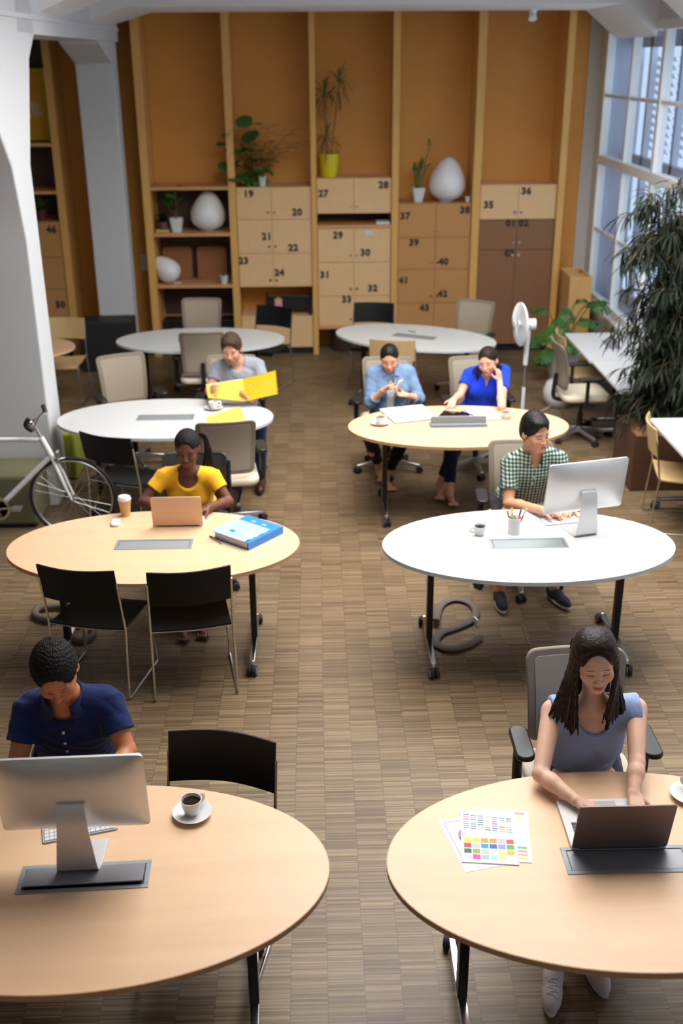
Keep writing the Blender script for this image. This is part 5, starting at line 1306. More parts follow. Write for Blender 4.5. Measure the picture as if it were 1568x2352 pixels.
# ------------------------------------------------------------------ people
def V(*a): return Vector(a)
def skin_mat(name, base, HM, lips, brow, spots=()):
    """skin with its own pigment: lips, brows, lash lines, stubble; creases and nostrils carry painted shade; given as ellipsoids in the head's frame"""
    t = NT(name); b = t.b; b.inputs['Roughness'].default_value = 0.48; b.inputs['Specular IOR Level'].default_value = 0.35
    b.inputs['Subsurface Weight'].default_value = 0.12; b.inputs['Subsurface Radius'].default_value = (0.012, 0.005, 0.003); b.inputs['Subsurface Scale'].default_value = 0.5
    e = HM.to_euler('XYZ'); co = t.coords()
    hv = t.mapping(co, loc=tuple(HM.to_translation()), rot=tuple(e), typ='TEXTURE')
    n = t.noise(co, 22, 3); col = t.mix(n, tuple(x*0.93 for x in base), tuple(min(1, x*1.07) for x in base))
    def spot(col, c, r, colr, soft=0.35, amt=1.0, rz=0.0):
        d = t.vmath('SUBTRACT', hv, c)
        if rz: d = t.mapping(d, rot=(0, rz, 0))
        L = t.vmath('LENGTH', t.vmath('DIVIDE', d, r))
        f = t.math('MULTIPLY', t.math('DIVIDE', t.math('SUBTRACT', 1.0+soft, L), soft*2, clamp=True), amt, clamp=True)
        return t.mix(f, col, colr)
    for s in (-1, 1): col = spot(col, (s*0.045, 0.07, -0.035), (0.03, 0.05, 0.028), tuple(min(1, x) for x in (base[0]*1.05, base[1]*0.80, base[2]*0.78)), 0.6, 0.35)
    for (c, r, cl, so, am) in spots: col = spot(col, c, r, cl, so, am)
    col = spot(col, (0, 0.095, -0.0625), (0.024, 0.03, 0.0042), lips, 0.3, 0.9); col = spot(col, (0, 0.093, -0.0715), (0.019, 0.03, 0.0052), lips, 0.3, 0.85)
    col = spot(col, (0, 0.095, -0.0665), (0.023, 0.03, 0.0012), tuple(x*0.35 for x in lips), 0.5, 0.8)  # dark line painted as shade where the lips meet
    dark = brow
    for s in (-1, 1):
        col = spot(col, (s*0.033, 0.085, 0.0215), (0.0185, 0.04, 0.0032), dark, 0.4, 0.85, rz=-s*0.10)
        col = spot(col, (s*0.0315, 0.085, -0.0056), (0.0158, 0.04, 0.0036), dark, 0.45, 0.95, rz=s*0.08)
        col = spot(col, (s*0.0315, 0.085, 0.009), (0.0150, 0.04, 0.0022), tuple(x*0.6 for x in base), 0.5, 0.5, rz=s*0.05)  # shade of the eyelid crease painted in
        col = spot(col, (s*0.0085, 0.10, -0.0445), (0.0038, 0.03, 0.0024), tuple(x*0.3 for x in base), 0.4, 0.8)  # shade of the nostrils painted in
    t.link(col, b.inputs['Base Color']); return t.m
def cloth_mat(name, c, var=0.08, bump=0.15, sheen=0.1):
    return plain(name, lin(c), 0.85, var=var, vs=12, bump=bump, bs=260, spec=0.15, sheen=sheen)
def hair_mat(name, c, rough=0.42):
    t = NT(name); co = t.coords(); n = t.noise(t.mapping(co, scale=(90, 90, 12)), 1.5, 3)
    t.link(t.mix(n, tuple(x*0.5 for x in c), tuple(min(1, x*1.7) for x in c)), t.b.inputs['Base Color']); t.b.inputs['Roughness'].default_value = rough
    t.b.inputs['Specular IOR Level'].default_value = 0.18; t.bump(n, 0.6, 0.004); return t.m

def head_ops(HM, s=1.0, male=True, jaw=1.0, wide=1.0):
    Rm = np.array(HM.to_3x3()); T = np.array(HM.to_translation())
    def p(x, y, z): return Rm @ np.array([x*s*wide, y*s, z*s])+T
    def E_(c, r, R2=None): return el(p(*c), [r[0]*s*wide, r[1]*s, r[2]*s], Rm if R2 is None else Rm @ np.array(R2))
    o = [('+', E_((0, -.016, .034), (.076, .096, .084)), 0), ('+', E_((0, .022, -.02), (.064, .068, .088)), .03),
         ('+', rc(p(-.048, 0, -.058), p(-.018*jaw, .058, -.098), .019*s, .015*s), .025), ('+', rc(p(.048, 0, -.058), p(.018*jaw, .058, -.098), .019*s, .015*s), .025),
         ('+', E_((0, .066, -.096), (.022*jaw, .022, .017)), .02), ('+', E_((0, .073, -.066), (.030, .024, .024)), .018),
         ('+', rc(p(-.040, .072, .020), p(.040, .072, .020), .011*s, .011*s), .016)]
    for q in (-1, 1):
        o += [('+', E_((q*.040, .060, -.030), (.024, .026, .024)), .022), ('-', E_((q*.032, .098, .002), (.017, .016, .0125)), .014), ('+', E_((q*.0315, .072, .001), (.0145, .0125, .0125)), .005)]
    o += [('+', rc(p(0, .082, .010), p(0, .103, -.030), .0075*s, .0105*s), .012), ('+', E_((0, .106, -.034), (.0115, .011, .0095)), .006)]
    for q in (-1, 1): o += [('+', E_((q*.0125, .096, -.037), (.0085, .010, .0075)), .005)]
    o += [('+', E_((0, .0935, -.0620), (.023, .0085, .0046)), .005), ('+', E_((0, .0915, -.0718), (.019, .0085, .0058)), .005), ('-', rc(p(-.02, .102, -.0668), p(.02, .102, -.0668), .0022*s, .0022*s), .004)]
    for q in (-1, 1):
        Re = Matrix.Rotation(q*0.35, 3, 'Z') @ Matrix.Rotation(-0.2, 3, 'X')
        o += [('+', E_((q*.079, -.012, -.008), (.0075, .019, .031), Re), .006), ('-', E_((q*.086, -.006, -.004), (.006, .010, .017), Re), .004)]
    return o, p, E_, Rm
def hand_ops(W_, d, n, th, curl=(0.35, 0.5, 0.4), s=1.0, spread=0.06, index=None, thumb=None):
    """W_ wrist, d along the hand, n out of the palm, th = +1/-1 side of the thumb along d x n"""
    d = Vector(d).normalized(); n = Vector(n); n = (n-d*n.dot(d)).normalized(); sd = d.cross(n)*th; W_ = Vector(W_)
    o = []; K = .082*s
    for i, k in enumerate((.027, .009, -.009, -.026)):
        o.append(('+', rc(W_+sd*k*.45*s, W_+d*K*(1-.06*abs(i-1))+sd*k*s, .0145*s, .0105*s), .012))
    o.append(('+', rc(W_+d*.02*s+sd*.018*s-n*0+n*.006*s, W_+d*.05*s+sd*.022*s+n*.008*s, .015*s, .012*s), .012))
    lens = (.070, .078, .072, .057); fr = (.45, .30, .25)
    for i, k in enumerate((.027, .009, -.009, -.026)):
        p = W_+d*K*(1-.06*abs(i-1))+sd*k*s; dd = (d+sd*k*spread*30).normalized(); r = (.0088 if i < 3 else .0076)*s; cu = index if (index and i == 0) else curl
        for j in range(3):
            ax = dd.cross(n); a = cu[j]; nd = dd*math.cos(a)+n*math.sin(a); n2 = n*math.cos(a)-dd*math.sin(a); dd = nd
            q = p+dd*lens[i]*fr[j]*s; o.append(('+', rc(p, q, r, r*.90), .0025 if j else .004)); p = q; r *= .90; n_ = n2
            n, _keep = n2, n
            if j == 0: n0 = _keep
        n = n0
    tp = W_+d*.022*s+sd*.028*s+n*.004*s; td = thumb or (d*.62+sd*.66+n*.30); td = Vector(td).normalized()
    q = tp+td*.038*s; o.append(('+', rc(tp, q, .0125*s, .0105*s), .008)); td = (td+d*.45+n*.1).normalized(); o.append(('+', rc(q, q+td*.030*s, .0102*s, .0082*s), .003))
    return o
def fold(amp, seed, sc=(1, 1, 1)):
    r = random.Random(seed); ks = [(np.array([r.uniform(-1, 1)*sc[0], r.uniform(-1, 1)*sc[1], r.uniform(-1, 1)*sc[2]])*r.uniform(22, 60), r.uniform(0, 6)) for _ in range(7)]
    def f(P):
        v = np.zeros(len(P)); w = np.sin(P[:, 0]*17+seed)*np.sin(P[:, 2]*13+seed*2)
        for k, ph in ks: v += 1-np.abs(np.sin(P@k+ph+w*1.3))*1.6
        return v*amp/4
    return f
def make_person(label, c):
    """c: joints in world space; L is the side at the left of the picture"""
    J = c['J']; base = Vector((J['P'].x, J['P'].y, 0)); j = {k: v-base for k, v in J.items()}
    male = c.get('male', True); s = c.get('s', 1.0); hs = c.get('hs', s); h = c.get('h', .004)
    t = thing('person', label, 'person', base)
    ye, pi_, ro_ = [math.radians(v) for v in c['head']]
    HM = Matrix.Translation(j['head']) @ (Matrix.Rotation(ye, 3, 'Z') @ Matrix.Rotation(-pi_, 3, 'X') @ Matrix.Rotation(ro_, 3, 'Y')).to_4x4()
    N, P = j['N'], j['P']; u = (N-P).normalized(); xv = (j['SR']-j['SL']).normalized(); fv = xv.cross(u).normalized(); xv = u.cross(fv).normalized()
    TR = Matrix((xv, fv, u)).transposed(); L = (N-P).length
    ho, hp, HE, Rm = head_ops(HM, hs, male, 1.15 if male else .85, c.get('wide', 1.0))
    nb = Vector(hp(0, -.028, -.055)); nr = (.055 if male else .046)*s
    def torso(g, soft=0.0):
        gg = g if g > 0 else g-.014
        o = [('+', el(P+u*L*.60+fv*.012, (.158*s+g, .100*s+g, L*.36+g), TR), 0), ('+', el(P+u*L*.28+fv*.01, ((.146 if male else .134)*s+gg, .102*s+gg, L*.34+gg), TR), .06),
             ('+', el(P+u*.01-fv*.0, (.168*s+gg, .125*s+gg, .115+gg), TR), .06),
             ('+', rc(j['SL']-u*.01+xv*.015, N-u*.075*s-fv*.01, .052*s+g, .065*s+g), .05), ('+', rc(j['SR']-u*.01-xv*.015, N-u*.075*s-fv*.01, .052*s+g, .065*s+g), .05),
             ('+', rc(j['SL']+xv*.03+u*.014, N+(nb-N)*.25, .036*s+g, .040*s+g), .04), ('+', rc(j['SR']-xv*.03+u*.014, N+(nb-N)*.25, .036*s+g, .040*s+g), .04)]
        if not male:
            for q in (-1, 1): o.append(('+', el(P+u*L*.60+xv*q*.070*s+fv*.078*s, (.058*s+g, .050*s+g, .060*s+g), TR), .035))
        else: o.append(('+', el(P+u*L*.70+fv*.055*s, (.12*s+g, .045*s+g, .085*s+g), TR), .04))
        return o
    body = list(ho)+[('+', rc(N-u*.02-fv*.005, nb, nr*1.06, nr), .025)]+[(a, b, max(k, .03) if i == 0 else k) for i, (a, b, k) in enumerate(torso(-.004))]
    ua, ub, fa, fb = (.046, .037, .038, .0265) if male else (.044, .034, .035, .0235)
    for q in 'LR':
        S_, E1, W1 = j['S'+q], j['E'+q], j['W'+q]
        body += [('+', rc(S_, E1, (ua+.004)*s, ub*s), .03), ('+', rc(E1, E1+(W1-E1)*.35, ub*s, fa*s), .012), ('+', rc(E1+(W1-E1)*.30, W1, fa*s, fb*s), .015)]
        d, n, th, cu, kw = c['hand'+q]; body += [(a, b, k) for a, b, k in hand_ops(W1, d, n, th, cu, c.get('hand', .97 if male else .88), **kw)]
        if 'K'+q in j:
            body += [('+', rc(j['H'+q], j['K'+q], .074*s, .052*s), .015), ('+', rc(j['K'+q], j['A'+q], .052*s, .034*s), .02), ('+', el(j['K'+q]*.66+j['A'+q]*.34+V(0, .02, 0), (.045, .05, .11)), .03)]
            fd = c['foot'+q]; fd = Vector(fd).normalized(); A_ = j['A'+q]; hl = Vector((A_.x, A_.y, A_.z-.045))-fd*.02; toe = Vector((A_.x, A_.y, A_.z-.062))+fd*.135
            sd = fd.cross(Vector((0, 0, 1))).normalized()
            if 'shoe' in c: body.append(('+', rc(A_, hl+V(0, 0, .02), .032*s, .022*s), .02)); continue
            body += [('+', rc(A_, hl, .034*s, .030*s), .02), ('+', rc(hl, toe+V(0, 0, .004), .030*s, .024*s), .03)]
            for i in range(5): pz = toe+sd*(i-2)*.0165; body.append(('+', rc(pz, pz+fd*(.045-.006*abs(i-1)), .0125-.0012*i, .0085), .005))
    sm = skin_mat('skin_'+c['key'], lin(c['skin']), HM, lin(c['lips']), lin(c['brow']), c.get('spots', ()))
    sdf_mesh('body', body, h, sm, t)
    # --- top
    g = c.get('ease', .011)
    top = torso(g)
    for q in 'LR':
        S_, E1, W1 = j['S'+q], j['E'+q], j['W'+q]; sl = c['sleeve']
        if isinstance(sl, dict): sl = sl[q]
        if sl <= 0: top += [('+', rc(S_+u*.008, S_+(E1-S_)*.12, ua*s+.016, ua*s+.012), .03)]; continue
        if sl <= 1: e = S_+(E1-S_)*sl; top += [('+', fc(S_-(E1-S_)*.05, e, (ua+.016)*s, (ub+.024)*s, .004), .03)]
        else:
            e = E1+(W1-E1)*(sl-1); top += [('+', rc(S_, E1, (ua+.018)*s, (ub+.020)*s), .03), ('+', fc(E1-(W1-E1)*.05, e, (ub+.020)*s, (fa+.013)*s, .004), .02), ('+', fc(e-(W1-E1).normalized()*.045, e, (fa+.018)*s, (fa+.018)*s, .004), .004)]
    # neckline
    nk = c['neck']; 
    top.append(('-', rc(N-u*.02, nb+u*.05, nr+nk.get('r', .014), nr+nk.get('r', .014)), .006))
    if 'scoop' in nk:
        dz, w_, hh = nk['scoop']; top.append(('-', el(N-u*dz+fv*.10, (w_, .13, hh), TR), .006))
    if 'vee' in nk:
        dz, w_ = nk['vee']
        for q in (-1, 1): top.append(('-', rc(N-u*dz+fv*.10, N+u*.02+xv*q*w_+fv*.03, .004, .030), .006))
        top.append(('-', rc(N-u*dz*.8+fv*.10, N+u*.03+fv*.05, .006, w_), .006))
    top.append(('-', HE((0, .02, -.03), (.080, .098, .108)), .01))
    if 'arm' in nk:                       # sleeveless: cut the armholes
        for q, sg in (('L', -1), ('R', 1)): top.append(('&', half(j['S'+q]+xv*sg*nk['arm']*1.0, xv*sg+u*0.10), .012))
    top.append(('-', rb(P-u*(.16-c.get('hem', .0)), (.4, .4, .12), TR), .004))
    for x in c.get('top_extra', lambda *a: [])(N, P, u, xv, fv, TR, nb, nr, j): top.append(x)
    tobj = sdf_mesh(c['top_name'], top, h, c['top_mat'], t, fold(c.get('fold', .0022), c.get('seed', 1), c.get('fsc', (1, 1, 1))))
    if 'collar' in c:
        cm = c['collar']; co = []
        ax0, ax1 = N-u*.020+fv*.010, N+(nb-N)*.40
        co = [('+', fc(ax0, ax1, nr+.036, nr+.026, .003), 0), ('-', rc(ax0-u*.05, ax1+u*.05, nr+.021, nr+.019), .003)]
        co.append(('-', rc(N-u*.06+fv*.13, N+u*.10+fv*.12, .055, .075), .004))
        for q in (-1, 1):
            c0 = Vector(march(top, N+u*.004+xv*q*(nr+.010), fv, None, .25))+fv*.004
            R2 = TR @ Matrix.Rotation(-q*.35, 3, 'Z') @ Matrix.Rotation(.62, 3, 'X') @ Matrix.Rotation(q*.35, 3, 'Y')
            co.append(('+', rb(c0, (.024, .0045, .036), R2, .003), .010))
        sdf_mesh('collar', co, min(h, .0035), c['top_mat'], tobj)
    if 'buttons' in c:
        bt_ = MB()
        dsp = fold(c.get('fold', .0022), c.get('seed', 1), c.get('fsc', (1, 1, 1)))
        for f_ in c['buttons']:
            q = Vector(march(top, P+u*L*f_, (fv+u*.35).normalized(), dsp, .35)); e_ = .004
            f0 = sdf_eval(top, np.array([q]), disp=dsp)[0]; nn_ = Vector([sdf_eval(top, np.array([q+V(*[e_ if a_ == k_ else 0 for k_ in range(3)])]), disp=dsp)[0]-f0 for a_ in range(3)]).normalized()
            MB().cyl(q-nn_*.003, q+nn_*.0032, .0062, n=14).build('button', mt('china'), tobj, 40)
        # placket strip
    # --- trousers
    if c.get('legs', True) and 'KL' in j:
        lg = [('+', el(P+u*-.01, (.180*s, .138*s, .120), TR), 0)]
        for q in 'LR':
            kk, aa = j['K'+q], j['A'+q]; e = kk+(aa-kk)*c.get('cuff', .90)
            lg += [('+', rc(j['H'+q], kk, .102*s, .070*s), .07), ('+', rc(kk, kk+(aa-kk)*.5, .066*s, .060*s), .02), ('+', fc(kk+(aa-kk)*.45, e, .060*s, .050*s, .004), .02)]
        lg.append(('-', rb(P+u*.165, (.4, .4, .10), TR), .004))
        sdf_mesh('trousers', lg, max(h, .005), c['leg_mat'], t, fold(.0016, 5))
        if 'shoe' in c:
            for q in 'LR':
                fd = Vector(c['foot'+q]).normalized(); A_ = j['A'+q]; sd = fd.cross(V(0, 0, 1)).normalized(); z0 = A_.z-.085
                b0 = Vector((A_.x, A_.y, z0)); FR = Matrix((sd, fd, V(0, 0, 1))).transposed(); so = MB()
                out = []
                for i in range(28):
                    a = 2*PI*i/28; yy = math.sin(a); w_ = (.040 if yy > -.2 else .034)+.004*math.sin(a*2); out.append((w_*math.cos(a), .062+.138*yy))
                up = [('+', el(b0+fd*.10+V(0, 0, .025), (.040, .098, .046), FR), 0), ('+', el(b0-fd*.015+V(0, 0, .040), (.037, .050, .045), FR), .03), ('+', rc(b0+V(0, 0, .03)+fd*.02, b0+V(0, 0, .055)+fd*.05, .037, .030), .03), ('&', half(b0+V(0, 0, .016), V(0, 0, -1)), .002)]
                if c['shoe'].get('high'): up.insert(3, ('+', fc(b0+V(0, 0, .04), b0+V(0, 0, .15), .040, .042, .004), .02))
                else: up.append(('-', el(A_+V(0, 0, .012)-fd*.0, (.031, .040, .040), FR), .004))
                uo = sdf_mesh('shoe', up, .004, c['shoe']['mat'], t)
                T4 = Matrix.Translation(b0) @ FR.to_4x4()
                MB().prism(out, 0, .020, T4).build('sole', c['shoe']['sole'], uo, 40, .003)
                if c['shoe'].get('laces'):
                    la = MB()
                    for i in range(6):
                        yy = .075+i*.014; q0 = [b0+fd*(yy+.006*((-1)**i)*xx/.02)+sd*xx for xx in (-.022, -.011, 0, .011, .022)]
                        la.tube([Vector(march(up, p_, V(0, 0, 1), None, .15))+V(0, 0, .001) for p_ in q0], .0022, 6, sub=2)
                    la.build('laces', mt('paper'), uo, 60)
    # --- hair
    hr = c['hair'](HM, hs, hp, HE, Rm, j)
    ops, disp, mat_, hh = hr[:4]
    hobj = sdf_mesh('hair', ops, hh, mat_, t, disp)
    if len(hr) > 4: hr[4](t, hobj)
    if 'extra' in c: c['extra'](t, j, hp)
    return t
def cap_ops(HM, hs, hp, HE, grow=0.0, line=.062, back=-.075, side=.0, top_extra=0.0):
    """hair as a shell over the skull: face and ears left free"""
    o = [('+', HE((0, -.020, .038+top_extra/2), (.083+grow, .102+grow, .088+grow+top_extra)), 0), ('+', HE((0, -.045, -.01), (.074+grow, .068+grow, .072+grow)), .03)]
    o.append(('-', HE((0, .120, -.03), (.076, .086, line+.052)), .008))
    for q in (-1, 1): o.append(('-', HE((q*.088, .012, -.048), (.022, .040, .052)), .006))
    o.append(('-', HE((0, -.02, back-.075), (.12, .14, .07)), .012))
    o.append(('-', HE((0, .09, -.07), (.09, .085, .09)), .01))
    return o
def strands(hp, roots, r0, r1, k=.004):
    o = []
    for pts in roots:
        Q = [Vector(p) for p in smooth_path(pts, 3)]; n = len(Q)-1
        for i in range(n):
            a, b = i/n, (i+1)/n; o.append(('+', rc(Q[i], Q[i+1], r0*(1-a)+r1*a, r0*(1-b)+r1*b), k))
    return o
def noise_disp(amp, f, seed=0):
    def d(P): return amp*(np.sin(P[:, 0]*f+seed)*np.sin(P[:, 1]*f*1.1+1)*np.sin(P[:, 2]*f*.93+2)+.5*np.sin(P[:, 0]*f*2.1)*np.sin(P[:, 1]*f*2.3)*np.sin(P[:, 2]*f*1.9))
    return d
HAIR_BLACK, HAIR_DBROWN, HAIR_BROWN = (.010, .008, .008), (.020, .011, .009), (.060, .034, .020)
denim = cloth_mat('dark_denim', (30, 36, 56)); blacktr = cloth_mat('black_trousers', (20, 20, 23)); khaki = cloth_mat('dark_trousers', (44, 42, 46))
TYPE = (.30, .45, .35)

# 1 woman in sleeveless blue top, bottom right table
def skp(hp, a, ph, g=.004, c=(0, -.016, .034), r=(.076, .096, .084)):
    s_ = math.sin(ph); return Vector(hp(c[0]+(r[0]+g)*math.sin(a)*s_, c[1]+(r[1]+g)*math.cos(ph), c[2]+(r[2]+g)*math.cos(a)*s_))
def long_hair(HM, hs, hp, HE, Rm, j):
    r = random.Random(4); J_P = V(1.13, 3.93, .585); o = cap_ops(HM, hs, hp, HE, .004, .094, -.13)
    o = o[:3]+[('-', HE((0, .105, -.06), (.062, .06, .10)), .008)]
    
    roots = []
    def hv(x, y, z): return Vector(hp(x, y, z))
    for q in (1, -1):       # q=+1 falls at the picture's left
        for i in range(40):
            f = i/39; ph = math.radians(52+62*f); px_ = (1262+66*(1-f)**1.2+r.uniform(-6, 6)) if q > 0 else (1432-44*(1-f)**1.2+r.uniform(-6, 6))
            py_ = (1684 if q > 0 else 1668)-44*f+r.uniform(-16, 14); e = at(px_, py_, Y=3.63+.09*f)-Vector((J_P.x, J_P.y, 0))
            top_ = skp(hp, q*.10-.02, ph, .002); m1 = skp(hp, q*1.05, ph+.05, .005); m2 = hv(q*(.078+.012*math.sin(f*PI)), .030-.10*f, -.035); m3 = hv(q*(.080+.010*f), .030-.10*f, -.10)
            roots.append([top_, skp(hp, q*.55, ph+.02, .006), m1, m2, (m3+(m2*.35+e*.65))/2, e])
    for i in range(16):
        f = i/15; x = -.07+.14*f; roots.append([skp(hp, x*4, 1.9, .0), hv(x, -.108, .02), hv(x*1.1, -.12, -.08), j['N']+V(-x*1.2, .055, -.05+r.uniform(-.05, 0))])
    o += strands(hp, roots, .0125, .0028, .010)
    def kids_(t, ho):
        s2 = MB(); rr = random.Random(8)
        for pts in roots[2:22:3]:
            off = V(rr.uniform(-.004, .004), -.010, 0); Q = smooth_path([Vector(p)+off*(i > 2) for i, p in enumerate(pts)], 5)[14:]; s2.tube(Q, [.0022]*(len(Q)-1)+[.0006], 6)
        s2.build('hair_strands', hair_mat('copper_streak', lin((104, 58, 34))), ho, 60)['label'] = 'copper brown streaks'
    return o, noise_disp(.0008, 120), hair_mat('dark_brown_hair', HAIR_DBROWN), .0032, kids_
J = dict(N=at(1362, 1640, Y=3.74), P=V(1.13, 3.93, .585), head=at(1366, 1517, Y=3.715), SL=at(1268, 1634, Y=3.77), SR=at(1460, 1628, Y=3.77),
         EL=at(1241, 1778, Z=.800), ER=at(1462, 1752, Z=.835), WL=at(1322, 1838, Z=.787), WR=at(1455, 1822, Z=.790),
         HL=V(1.05, 3.90, .55), HR=V(1.22, 3.90, .55), KL=V(.98, 3.52, .53), KR=V(1.25, 3.53, .53), AL=V(.915, 3.22, .105), AR=V(1.085, 3.31, .105))
make_person('woman in sleeveless blue top typing on the dark laptop, long dark hair', dict(key='sleeveless', J=J, male=False, s=.95, hs=1.0, h=.0034, head=(178-2, 11, 6), skin=(226, 180, 154), lips=(176, 84, 92), brow=(50, 32, 28),
    handL=(V(.80, -.35, -.16), V(.05, -.25, -1), -1, (.15, .35, .3), dict(spread=.05)), handR=(V(-.05, -1, -.16), V(0, -.1, -1), 1, TYPE, {}), footL=V(-.25, -1, 0), footR=V(.1, -1, 0),
    sleeve=0, neck=dict(r=.030, scoop=(-.028, .085, .066), arm=.014), top_name='sleeveless_top', top_mat=cloth_mat('heather_blue_jersey', (150, 168, 206), .12), ease=.012, fold=.003, seed=3, hem=0,
    leg_mat=cloth_mat('light_trousers', (70, 70, 84)), cuff=.80, shoe=dict(mat=plain('white_canvas', lin((206, 196, 190)), .8), sole=mt('key'), laces=True), hair=long_hair))

# 2 man in navy shirt, bottom left table
def short_curly(HM, hs, hp, HE, Rm, j):
    o = cap_ops(HM, hs, hp, HE, .006, .080, -.06, top_extra=.004)
    rr = random.Random(3); ks = [np.array([rr.gauss(0, 1) for _ in range(3)])*400 for _ in range(9)]; ph = [rr.uniform(0, 6) for _ in range(9)]
    def d_(P): return .00055*sum(np.sin(P@k+p) for k, p in zip(ks, ph))
    return o, d_, hair_mat('black_curly_hair', HAIR_BLACK, .7), .0030
J = dict(N=at(148, 1612, Y=3.80), P=V(-1.10, 4.04, .60), head=at(128, 1545, Y=3.71), SL=at(68, 1622, Y=3.84), SR=at(248, 1612, Y=3.84),
         EL=at(40, 1752, Y=3.72), ER=at(291, 1725, Y=3.72), WL=V(-1.05, 3.455, .785), WR=V(-.87, 3.475, .785),
         HL=V(-1.20, 4.0, .56), HR=V(-1.00, 4.0, .56), KL=V(-1.24, 3.58, .54), KR=V(-.96, 3.58, .54), AL=V(-1.24, 3.50, .105), AR=V(-.94, 3.50, .105))
make_person('man in short-sleeved navy shirt bending over behind the big monitor', dict(key='navy', J=J, s=1.06, hs=1.03, h=.0036, head=(176+14, 34, 6), skin=(186, 118, 82), lips=(158, 84, 72), brow=(26, 18, 14),
    handL=(V(.35, -1, -.2), V(0, -.1, -1), -1, TYPE, {}), handR=(V(-.45, -1, -.2), V(0, -.1, -1), 1, TYPE, {}), footL=V(0, -1, 0), footR=V(0, -1, 0), sleeve=.62, neck=dict(r=.020), top_name='shirt',
    top_mat=cloth_mat('navy_cotton', (22, 36, 78), .14, .08), ease=.016, fold=.0045, seed=8, collar=1, buttons=(.38, .52, .66, .80), leg_mat=blacktr, shoe=dict(mat=mt('black_fabric'), sole=mt('rubber')), hair=short_curly,
    spots=[((0, .07, -.085), (.05, .05, .03), lin((120, 80, 62)), .5, .35)]))

# 3 woman in yellow t-shirt
def braids(HM, hs, hp, HE, Rm, j):
    o = cap_ops(HM, hs, hp, HE, -.003, .092, -.07); roots = []; r = random.Random(2)
    gather = Vector(hp(-.035, -.125, .045))
    for i in range(17):
        a = -1.30+2.6*i/16; roots.append([skp(hp, a, math.radians(d)) for d in (40, 62, 86, 110, 132)]+[gather])
    o += strands(hp, roots, .0088, .0082, .0012); tails = []
    for i in range(15):
        e = gather+V(.055+r.uniform(-.035, .045), .03+r.uniform(-.03, .02), -.26+r.uniform(-.06, .02)); tails.append([gather+V(r.uniform(-.015, .015), 0, 0), gather+V(.045+r.uniform(-.015, .02), .035, -.03), (gather+e)/2+V(.045, .02, .01), e])
    o += strands(hp, tails, .0066, .0045, .001)
    return o, noise_disp(.0012, 620), hair_mat('braided_hair', HAIR_BLACK, .6), .0030
J = dict(N=at(432, 1092, Y=6.68), P=V(-.885, 6.90, .585), head=at(430, 1030, Y=6.63), SL=at(377, 1094, Y=6.70), SR=at(487, 1094, Y=6.70),
         EL=at(329, 1152, Y=6.62), ER=at(525, 1152, Y=6.62), WL=V(-.975, 6.395, .775), WR=at(478, 1166, Z=.785),
         HL=V(-.97, 6.87, .55), HR=V(-.80, 6.87, .55), KL=V(-1.0, 6.47, .53), KR=V(-.78, 6.47, .53), AL=V(-.90, 6.18, .09), AR=V(-.78, 6.22, .09))
make_person('woman in yellow t-shirt with long braids typing on the gold laptop', dict(key='yellow', J=J, male=False, s=.97, hs=.97, h=.0040, head=(176, 14, -3), skin=(112, 70, 54), lips=(170, 76, 88), brow=(18, 12, 10),
    handL=(V(.3, -1, -.1), V(0, -.1, -1), -1, TYPE, {}), handR=(V(-.75, -.6, -.05), V(0, -.1, -1), 1, TYPE, {}), footL=V(.05, -1, 0), footR=V(.05, -1, 0), sleeve=.50, neck=dict(r=.030, scoop=(-.022, .080, .066)), top_name='t_shirt',
    top_mat=cloth_mat('yellow_jersey', (250, 186, 44), .06), ease=.012, fold=.0030, seed=12, leg_mat=blacktr, cuff=.88, hair=braids))

# 4 man in checked shirt
def quiff(HM, hs, hp, HE, Rm, j):
    o = cap_ops(HM, hs, hp, HE, .005, .072, -.05, top_extra=.012); o.insert(2, ('+', HE((.012, .045, .095), (.062, .052, .030)), .02))
    return o, noise_disp(.0012, 190), hair_mat('black_hair', HAIR_BLACK, .4), .0034
J = dict(N=at(1226, 1044, Y=6.74), P=V(1.40, 6.90, .60), head=at(1229, 994, Y=6.67), SL=at(1171, 1062, Y=6.76), SR=at(1281, 1053, Y=6.76),
         EL=at(1168, 1156, Y=6.62), ER=at(1318, 1145, Y=6.62), WL=at(1246, 1172, Z=.795), WR=V(1.62, 6.32, .78),
         HL=V(1.31, 6.87, .56), HR=V(1.50, 6.87, .56), KL=V(1.24, 6.45, .56), KR=V(1.62, 6.46, .56), AL=V(1.222, 6.50, .105), AR=V(1.60, 6.52, .105))
make_person('man in green and navy checked shirt behind the monitor', dict(key='check', J=J, s=1.0, h=.0040, head=(180+28, 8, 0), skin=(214, 156, 122), lips=(176, 104, 92), brow=(22, 17, 16),
    handL=(V(.9, -.35, -.08), V(0, -.1, -1), -1, TYPE, {}), handR=(V(-.45, -.8, -.05), V(0, -.1, -1), 1, TYPE, {}), footL=V(.0, -1, 0), footR=V(.42, -1, 0), sleeve=.66, neck=dict(r=.024, vee=(.085, .026)), top_name='shirt',
    top_mat=plaid_mat(), ease=.016, fold=.003, seed=15, collar=1, buttons=(.40, .55, .68), leg_mat=khaki, cuff=.84, shoe=dict(mat=plain('navy_canvas', (.012, .014, .022), .8), sole=mt('key')), hair=quiff))

